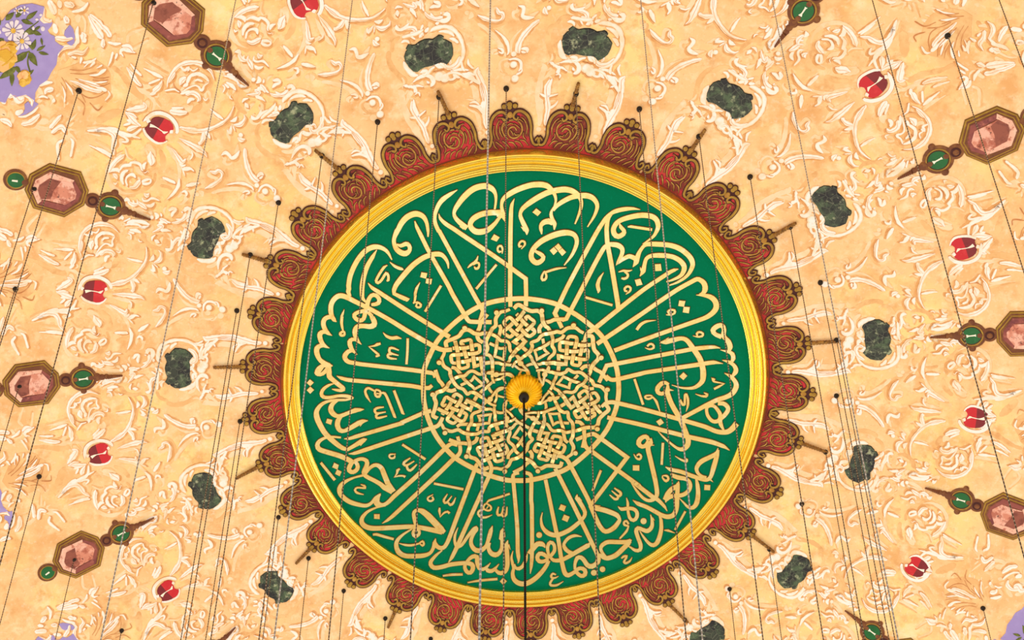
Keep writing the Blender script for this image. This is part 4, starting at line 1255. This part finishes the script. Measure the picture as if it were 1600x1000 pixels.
for rank, i in enumerate(order):
    Rt, a = lobe_pol[i]
    ht = min(max(Rt, 4.36), 4.52) - 3.80
    s_ = near_spike(a)
    k = rank
    end = 'rope spike' if s_ else 'gold trefoil'
    if k == 0:
        lab = 'red and gold scalloped lobe topmost on the gilded frame, without a spike'
    elif k <= 16:
        lab = 'scalloped lobe ending in a %s, %s clockwise from the topmost lobe' % (end, ords[k])
    else:
        lab = 'scalloped lobe ending in a %s, %s anticlockwise from the topmost lobe' % (end, ords[32 - k])
    t = empty('scalloped_lobe', dome(3.80 + ht / 2, a, .0), lab, 'painted lobe', 'scalloped lobes round the gilded frame')
    mb = MB()
    mb.poly(lobe_pts(a, ht, OUT), .010, 0, 0, .2)
    mb.build('panel', M['panel'], t)
    mb = MB()
    mb.poly(lobe_pts(a, ht, [(-.24, .84), (-.22, .70), (-.10, .62), (.10, .62), (.22, .70), (.24, .84), (.16, .93), (-.16, .93)]), .013, 0)
    mb.build('crown_ground', M['umber'], t)
    mir = (i * 7) % 3 == 0
    mb = MB()
    for q, c in enumerate(CURLS):
        lobe_strip(mb, a, ht, c, .60, .0155 + .0003 * q, 0, mir, edge=1, ew=.006, base=.008)
    mb.build('arabesque', [M['ochre'], M['umber']], t)
    mb = MB()
    for sg in (False, True):
        lobe_strip(mb, a, ht, BORDER, .62, .021, 0, sg, edge=1, ew=.013)
    mb.build('scrolled_border', [M['olive'], M['umber']], t)
    mb = MB()
    mb.dot(3.80 + .755 * ht, a, .036, .019, 0, el=1.25, bulge=.012)
    mb.build('bead', M['ochre'], t, smooth=True)
    mb = MB()
    for dx, dy, r0 in ((0, .975, .036), (-.17, .94, .032), (.17, .94, .032), (0, .915, .030)):
        mb.dot(3.80 + dy * ht, a + dx * HALF, r0, .020, 0, bulge=.008)
        mb.dot(3.80 + dy * ht, a + dx * HALF, r0 + .009, .016, 1)
    mb.build('trefoil', [M['olive'], M['umber']], t)
    if s_:
        R0, R1 = 3.80 + .99 * ht, s_[0]
        da = (s_[1] - a + PI) % (2 * PI) - PI
        P_, r_ = [], []
        for q in range(41):
            f = q / 40
            P_.append(dome(R0 + (R1 - R0) * f, a + da * f, .024))
            r_.append((.029 - .007 * f) * (1 + .16 * math.sin(q * PI / 2)))
        mb = MB()
        mb.tube(P_, r_, 10)
        mb.build('rope_spike', M['rope'], t, smooth=True)

# ---- moving a drawing traced at one place to another place of the same kind
def mover(src, dst, flip=False, sc_=1.0):
    R0, a0 = src
    R1, a1 = dst
    sg = -1 if flip else 1
    def f(R, a):
        d = (a - a0 + PI) % (2 * PI) - PI
        return R1 + (R - R0) * sc_, a1 + sg * d * R0 / R1 * sc_
    return f

# ---- green marbled cartouches
g0 = at(670, 83)
stone, scr = parse(G_STONE), parse(G_SCROLL)
g_sorted = GREENS
for (u, v) in g_sorted:
    dst = at(u, v)
    t = empty('marbled_cartouche', dome(*dst), 'dark green marbled cartouche beyond the lobes at %s on the medallion clock face' % clock(dst[1]), 'cartouche', 'green marbled cartouches')
    f = mover(g0, dst)
    mb = MB()
    draw(mb, stone, .014, 0, f, edge=1, edge_w=.5)
    mb.build('stone', [M['marble'], M['marble_rim']], t)
    mb = MB()
    draw(mb, [(k_, [(x + 1.4, y + 1.6, w_ + 1.6, c) for x, y, w_, c in q_]) for k_, q_ in scr], .0082, 1, f, jitter=.0001, soft=True)
    draw(mb, [(k_, [(x, y, w_ + 1.2, c) for x, y, w_, c in q_]) for k_, q_ in scr], .0098, 2, f, jitter=.0001, soft=True)
    draw(mb, [(k_, [(x - .3, y - .3, w_ * .72, c) for x, y, w_, c in q_]) for k_, q_ in scr], .0112, 0, f, jitter=.0001, soft=True)
    mb.build('scrolled_surround', [M['cream'], M['tan'], M['peach']], t)

# ---- red cabochons
r0 = at(250, 201)
for (u, v) in REDS:
    dst = at(u, v)
    t = empty('ruby_cabochon', dome(*dst), 'painted red cabochon in a white scrolled rim at %s on the medallion clock face' % clock(dst[1]), 'cabochon', 'red cabochons between the jewels')
    f = mover(r0, dst, False, 1.0)
    mb = MB()
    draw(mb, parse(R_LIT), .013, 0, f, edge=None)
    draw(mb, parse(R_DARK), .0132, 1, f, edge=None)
    gem_ = mb.build('gem', [M['ruby'], M['ruby_dark']], t)
    mb = MB()
    draw(mb, parse(R_GLINT), .0165, 0, f)
    mb.build('glint', M['glint'], gem_)
    mb = MB()
    draw(mb, parse(R_RIM), .0125, 0, f, edge=1, edge_w=.6)
    mb.build('rim', [M['cream'], M['rust']], t)

# ---- octagonal pink jewels with their emerald pendants
j0 = at(88, 293)
tip0 = at(235, 341)
gem0 = at(172, 321)
spots = [(at(u, v), False) for u, v in JEWELS]
for (u, v) in TIPS:
    R_, a_ = at(u, v)
    spots.append(((j0[0] + (R_ - tip0[0]), a_ - (tip0[1] - j0[1])), True))
jit = {k_: parse(d) for k_, d in (('pale', J_PALE), ('deep', J_DEEP), ('core', J_CORE), ('cored', J_CORE_DARK))}
def ringdot(mb, px, py, r, f, h, mi, bulge=0.0, n=24):
    R, a = at(px, py)
    mb.dot(*f(R, a), r, h, mi, bulge=bulge, n=n)
def J(x, y):
    return 30 + x / 7.2727, 240 + y / 7.2727
for dst, part in spots:
    where = clock(dst[1])
    t = empty('jewelled_pendant', dome(*dst), ('octagonal pink jewel with green pendant gems, at %s on the medallion clock face' % where) if not part else
              ('green pendant gem of a cut off jewel, at %s on the medallion clock' % where), 'jewel', 'octagonal jewels with emerald pendants')
    f = mover(j0, dst)
    mb = MB()
    for q, (mk, d) in enumerate(J_LAYERS):
        draw(mb, parse(d), .008 + .004 * q, {'edge': 1, 'olive': 0, 'maroon': 2}[mk], f)
    mb.build('octagonal_frame', [M['olive'], M['edge'], M['bronze']], t)
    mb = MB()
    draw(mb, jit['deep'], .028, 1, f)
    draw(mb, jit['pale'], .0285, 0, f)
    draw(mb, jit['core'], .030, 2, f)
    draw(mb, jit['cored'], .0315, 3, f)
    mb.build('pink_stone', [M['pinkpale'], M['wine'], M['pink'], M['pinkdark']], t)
    mb = MB()
    ringdot(mb, *J(835, 530), .106, f, .010, 0, .012)
    ringdot(mb, *J(833, 528), .066, f, .024, 1)
    ringdot(mb, *J(830, 524), .040, f, .026, 0, .008)
    mb.build('link_bead', [M['bronze'], M['umber']], t)
    mb = MB()
    ringdot(mb, *J(1035, 592), .200, f, .010, 0, .006)
    ringdot(mb, *J(1032, 590), .160, f, .0175, 1)
    ringdot(mb, *J(1034, 591), .142, f, .0185, 2)
    for (x_, y_, r_) in ((1088, 440, .046), (976, 738, .044)):
        ringdot(mb, *J(x_, y_), r_, f, .012, 0, .014)
    mount = mb.build('gem_mount', [M['bronze'], M['olive'], M['umber']], t)
    mb = MB()
    ringdot(mb, *J(1034, 591), .128, f, .020, 0)
    ringdot(mb, *J(1126, 618), .036, f, .0215, 1)
    ringdot(mb, *J(941, 563), .036, f, .0215, 1)
    mb.build('green_gem', [M['emerald'], M['bronze']], mount)
    mb = MB()
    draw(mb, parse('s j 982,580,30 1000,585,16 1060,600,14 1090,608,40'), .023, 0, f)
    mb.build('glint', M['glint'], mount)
    mb = MB()
    for x_, y_, r_ in ((1192, 643, .064), (1252, 668, .046), (1305, 683, .040)):
        ringdot(mb, *J(x_, y_), r_, f, .010, 0, .02)
    pa, pb = at(*J(1320, 690)), at(*J(1490, 742))
    P_, r_ = [], []
    for q in range(33):
        k_ = q / 32
        P_.append(dome(*f(pa[0] + (pb[0] - pa[0]) * k_, pa[1] + (pb[1] - pa[1]) * k_), .018))
        r_.append((.030 - .018 * k_) * (1 + .15 * math.sin(q * PI / 2)))
    mb.tube(P_, r_, 8)
    mb.build('spire', M['bronze'], t)
    if not part:
        mb = MB()
        gx, gy = 24, 280
        ringdot(mb, 24, 280.5, .150, f, .010, 0, .006)
        ringdot(mb, 38.5, 284, .05, f, .012, 0, .014)
        draw(mb, parse('p px 5.5,276 13,272 14,286'), .010, 0, f)
        um_ = mb.build('upper_mount', [M['bronze']], t)
        mb = MB()
        ringdot(mb, 24, 280.5, .118, f, .0175, 2)
        ringdot(mb, 24.3, 280.5, .104, f, .019, 0)
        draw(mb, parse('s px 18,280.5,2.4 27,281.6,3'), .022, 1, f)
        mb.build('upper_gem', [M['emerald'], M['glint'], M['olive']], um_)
# ------------------------------------------------------------------ painted acanthus scrollwork: one sixteenth traced, turned sixteen times
sec = parse(SCROLL)
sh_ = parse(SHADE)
ln_ = parse(LINES)
mb = MB()
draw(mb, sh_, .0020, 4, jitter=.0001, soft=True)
def shifted(items, dx, dy, grow):
    out = []
    for kind, pts in items:
        if kind == 's':
            out.append((kind, [(x + dx, y + dy, w_ + (grow if 0 < i < len(pts) - 1 else .6), c) for i, (x, y, w_, c) in enumerate(pts)]))
        elif kind == 'o':
            out.append((kind, [(x + dx, y + dy, w_ * 1.12, c) for (x, y, w_, c) in pts]))
    return out
mb.poly([at(60 + x / 8.68, 60 + y / 8.68) for x, y in SHELL], .0035, 4)
def thin(items, dx, dy, k_):
    return [(kind, [(x + dx, y + dy, w_ * k_, c) for x, y, w_, c in pts]) for kind, pts in items]
ah = at(250, 201)[1]
flip = lambda R, a: (R, 2 * ah - a)                       # older, faded scrolls painted the other way round beneath the bright ones
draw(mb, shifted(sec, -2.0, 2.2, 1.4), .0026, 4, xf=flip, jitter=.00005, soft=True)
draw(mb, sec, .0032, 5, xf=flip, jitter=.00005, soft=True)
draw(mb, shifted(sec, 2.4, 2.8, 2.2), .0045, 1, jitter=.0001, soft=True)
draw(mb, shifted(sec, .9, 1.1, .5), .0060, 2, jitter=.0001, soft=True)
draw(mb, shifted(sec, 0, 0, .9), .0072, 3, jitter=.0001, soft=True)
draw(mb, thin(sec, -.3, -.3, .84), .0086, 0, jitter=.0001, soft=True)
veins = []
for kind, pts in sec:                                      # the fine brush line that runs along the broader leaves
    if kind == 's' and max(p_[2] for p_ in pts) > 6 and len(pts) > 2:
        veins.append((kind, [(x + .9, y + .7, .7 if 0 < i_ < len(pts) - 1 else .3, c) for i_, (x, y, w_, c) in enumerate(pts)]))
draw(mb, veins, .0098, 1, jitter=.0001, soft=True)
draw(mb, ln_, .0088, 2, jitter=.0001, soft=True)
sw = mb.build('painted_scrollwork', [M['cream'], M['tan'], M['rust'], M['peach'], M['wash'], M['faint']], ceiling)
tag(sw, kind='structure')
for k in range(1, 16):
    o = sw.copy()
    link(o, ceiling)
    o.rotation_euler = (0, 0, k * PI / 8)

# ------------------------------------------------------------------ lilac panels with painted flowers, seen at the edges
M['lilac'] = mat('lilac_paint', (164, 148, 210), [((178, 162, 220), 3, .45, .65, .7), ((140, 120, 186), 9, .6, .76, .3)], rough=.9)
M['leafgreen'] = mat('painted_leaf', (98, 104, 46), [((132, 136, 70), 12, .48, .64, .8), ((62, 70, 32), 16, .56, .7, .8)], rough=.85)
M['petal'] = mat('white_petal', (236, 226, 232), [((206, 190, 206), 10, .5, .7, .6)], rough=.85)
M['yolk'] = mat('yellow_paint', (226, 176, 62), [((246, 208, 110), 10, .48, .66, .8), ((196, 136, 50), 14, .56, .72, .7)], rough=.85)
M['peachpetal'] = mat('peach_petal', (244, 190, 122), [((252, 216, 150), 6, .48, .64, .8), ((226, 144, 92), 8, .54, .7, .8)], rough=.85)
def petals(cx, cy, r, n, w_, a0=0.0):
    out = []
    for q in range(n):
        g = a0 + 2 * PI * q / n
        rr = r * (1 + .12 * math.sin(q * 2.3))
        pts = []
        for s_, tt in ((0, .18), (.6, .55), (1, .82), (.75, 1), (-.75, 1), (-1, .82), (-.6, .55)):
            pts.append((TILE['p'][0] + (cx + rr * tt * math.cos(g) - s_ * w_ * math.sin(g)) / 5, TILE['p'][1] + (cy + rr * tt * math.sin(g) + s_ * w_ * math.cos(g)) / 5, 1, False))
        out.append(('p', pts))
    return out
LEAVES = [(40, 150, 110, 90, 44), (120, 130, 180, 60, 40), (200, 145, 290, 80, 36), (165, 150, 258, 182, 36), (200, 232, 275, 250, 50), (255, 240, 322, 265, 36), (312, 200, 258, 235, 20), (245, 385, 278, 300, 40), (285, 390, 352, 350, 26),
          (300, 402, 378, 420, 26), (225, 400, 290, 510, 56), (215, 405, 92, 492, 56), (130, 520, -10, 612, 56), (95, 560, 90, 668, 40), (125, 510, 158, 572, 36), (60, 520, -20, 560, 40), (225, 310, 245, 380, 30), (320, 290, 330, 350, 20), (30, 300, -30, 350, 60), (0, 190, -60, 120, 60), (-60, 540, -150, 600, 56), (-40, 620, -60, 720, 50), (215, 580, 262, 540, 24)]
def leaf(x0, y0, x1, y1, w_):
    f = lambda t, s_: (TILE['p'][0] + (x0 + (x1 - x0) * t) / 5 - s_ * w_ / 2 * (y1 - y0) / math.hypot(x1 - x0, y1 - y0) / 5, TILE['p'][1] + (y0 + (y1 - y0) * t) / 5 + s_ * w_ / 2 * (x1 - x0) / math.hypot(x1 - x0, y1 - y0) / 5, 1, False)
    return ('p', [f(0, .1), f(.2, .8), f(.45, 1), f(.75, .6), f(1, 0), f(.75, -.5), f(.45, -.9), f(.2, -.7)])
p_src = (at(24, 84)[0], at(250, 201)[1])
half = [p_src[1] + k * PI / 8 for k in range(16)]
for k in (0, 13, 14, 7):
    a_ = p_src[1] + k * PI / 8
    dr = .36 if k == 7 else 0
    rotf = lambda R, a: (R + dr, a + k * PI / 8)
    t = empty('flower_panel', dome(p_src[0] + (.36 if k == 7 else 0), a_), 'lilac panel painted with daisies and yellow roses at %s on the medallion clock face' % clock(a_), 'painted panel', 'lilac flower panels beyond the jewels')
    mb = MB()
    draw(mb, parse(FLOOR_PURPLE), .0095, 0, rotf)
    draw(mb, parse(PURPLE2), .0095, 0, rotf)
    mb.build('lilac_ground', M['lilac'], t)
    mb = MB()
    draw(mb, [leaf(*l) for l in LEAVES], .016, 0, rotf, jitter=.0003)
    draw(mb, parse('s p 230,400,10 215,480,12 235,560,12\ns p 60,480,10 140,430,12 230,395,10\ns p 100,330,10 200,240,10 300,160,6'), .0135, 0, rotf)
    mb.build('foliage', M['leafgreen'], t)
    for cx, cy, r, n in ((100, 230, 78, 10), (168, 312, 70, 10), (188, 72, 36, 6), (130, 75, 24, 5), (-70, 260, 70, 10)):
        mb = MB()
        draw(mb, petals(cx, cy, r, n, r * .2, cx), .0205, 0, rotf, jitter=.0003)
        draw(mb, [('o', [(cx / 5, cy / 5, r * .24 / 5, False)])], .025, 1, rotf)
        mb.build('daisy', [M['petal'], M['yolk']], t)
    for cx, cy, rx, ry in ((258, 214, 10, 14), (332, 218, 16, 18), (285, 145, 12, 9), (316, 110, 12, 9)):
        mb = MB()
        draw(mb, [('p', [((cx + rx * math.cos(g * PI / 5)) / 5, (cy + ry * math.sin(g * PI / 5)) / 5, 1, False) for g in range(10)])], .018, 0, rotf)
        mb.build('bud', M['petal'], t)
    mb = MB()
    for q, (cx, cy, r) in enumerate(((20, 430, 110), (70, 380, 60), (0, 380, 70), (60, 460, 60), (10, 490, 60), (30, 420, 50))):
        draw(mb, [('p', [((cx + r * (1 + .12 * math.sin(g * 2.1 + q)) * math.cos(g * PI / 9)) / 5, (cy + r * (1 + .12 * math.cos(g * 1.7)) * math.sin(g * PI / 9)) / 5, 1, False) for g in range(18)])], .018 + .003 * q, q % 2, rotf)
    draw(mb, parse('s p 0,360,8 50,340,14 100,350,8\ns p -20,450,8 20,400,14 80,410,8\ns p 10,500,8 60,470,14 100,430,8\ns p 40,330,8 90,320,12 130,345,8\ns p -10,420,6 20,440,12 60,435,6'), .034, 1, rotf)
    mb.build('rose', [M['peachpetal'], M['yolk']], t)
    mb = MB()
    for q, (cx, cy, r) in enumerate(((190, 600, 52), (165, 590, 32), (210, 615, 30), (190, 575, 28), (175, 635, 28))):
        draw(mb, [('p', [((cx + r * (1 + .14 * math.sin(g * 2.1 + q)) * math.cos(g * PI / 9)) / 5, (cy + 1.15 * r * math.sin(g * PI / 9)) / 5, 1, False) for g in range(18)])], .018 + .003 * q, q % 2, rotf)
    mb.build('yellow_rose', [M['yolk'], M['peachpetal']], t)
# ------------------------------------------------------------------ cables and chains of the chandeliers, hanging straight down
def chain_mat(name, dk, lt):
    mt = mat(name, (200, 196, 190), rough=.5)
    n = mt.node_tree
    geo = n.nodes.new('ShaderNodeNewGeometry')
    sp = n.nodes.new('ShaderNodeSeparateXYZ')
    n.links.new(geo.outputs['Position'], sp.inputs[0])
    mu = n.nodes.new('ShaderNodeMath'); mu.operation = 'MULTIPLY'; mu.inputs[1].default_value = 110
    n.links.new(sp.outputs[2], mu.inputs[0])
    si = n.nodes.new('ShaderNodeMath'); si.operation = 'SINE'
    n.links.new(mu.outputs[0], si.inputs[0])
    rp_ = n.nodes.new('ShaderNodeValToRGB')
    rp_.color_ramp.elements[0].position = .3
    rp_.color_ramp.elements[0].color = lin(dk)
    rp_.color_ramp.elements[1].position = .6
    rp_.color_ramp.elements[1].color = lin(lt)
    n.links.new(si.outputs[0], rp_.inputs[0])
    n.links.new(rp_.outputs[0], n.nodes['Principled BSDF'].inputs['Base Color'])
    return mt
M['chain'] = chain_mat('twisted_grey_chain', (138, 128, 120), (190, 184, 178))
M['cable'] = chain_mat('twisted_brown_cable', (64, 48, 38), (150, 134, 118))
HOOKS = [(391,398),(370,485),(375,658),(435,808),(482,872),(537,923),(602,966),(673,998),(435,316),(503,243),(590,190),(686,151),(791,138),(900,146),(999,170),(1092,213),(1172,276),(1235,354),
         (1282,441),(1307,531),(1307,618),(1290,706),(1253,787),(1202,858),(1140,920),(1070,968),
         (123,141),(24,451),(61,744),(53,293),(30,602),(116,873),(190,985),(1481,55),(1536,950),(240,2)]
THROUGH = [(370,0,'g',-60),(552,0,'g',-60),(773,0,'g',-260),(1003,0,'g',-90),(1208,0,'g',-60),(1364,0,'c',-60),(1562,0,'c',-60)]
VPX, VPY = 756.0, -2101.0
ZB = -19.0
def cable(P, r, mk, label, cat, hook=True):
    t = empty('hanging_cable' if mk == 'cable' else 'hanging_chain', P, label, cat, 'chandelier cables' if mk == 'cable' else 'grey chandelier chains')
    mb = MB()
    Q = [P + Vector((0, 0, .02)), Vector((P.x, P.y, (P.z + ZB) / 2)), Vector((P.x, P.y, ZB))]
    mb.tube(Q, r, 8)
    mb.build('cable_line' if mk == 'cable' else 'chain_line', M[mk], t)
    if hook:
        mb = MB()
        R, a = math.hypot(P.x, P.y), math.atan2(P.y, P.x)
        mb.dot(R, a, .038, .012, 0, bulge=.03)
        mb.tube([P, P - Vector((0, 0, .055))], [.026, .020], 8)
        mb.build('ceiling_hook', M['dark'], t)
    return t
def near_name(R, a):
    for s_ in spk:
        if abs(R - s_[0]) < .22 and abs((a - s_[1] + PI) % (2 * PI) - PI) < .05:
            return 'hook on the rope spike'
    if R < 5.3:
        return 'hook beyond the trefoil lobe'
    if R > 7.9:
        return 'hook in the painted shell or lilac panel side'
    return 'hook in the octagonal jewel'
for (u, v) in HOOKS:
    R, a = at(u, v)
    nm = 'hook on the rope spike' if any(abs(R - s_[0]) < .3 and abs((a - s_[1] + PI) % (2 * PI) - PI) < .05 for s_ in spk) else ('hook outside the lobe' if R < 5.4 else 'outer ceiling hook')
    cable(dome(R, a, .0), .0066, 'cable', 'dark cable from the %s at %s on the medallion clock' % (nm, clock(a)), 'cable')
words = {370: 'second', 552: 'third'}
for (u, v, kd, vt) in THROUGH:
    uu = VPX + (u - VPX) * (vt - VPY) / (v - VPY)
    R, a = at(uu, vt)
    lab = ('pale twisted chain' if kd == 'g' else 'thin dark cable') + ' entering the top edge %d percent across from the left' % round(u / 16)
    cable(dome(R, a, 0), (.0082 if vt < -200 else .0064) if kd == 'g' else .0062, 'chain' if kd == 'g' else 'cable', lab, 'chain' if kd == 'g' else 'cable')
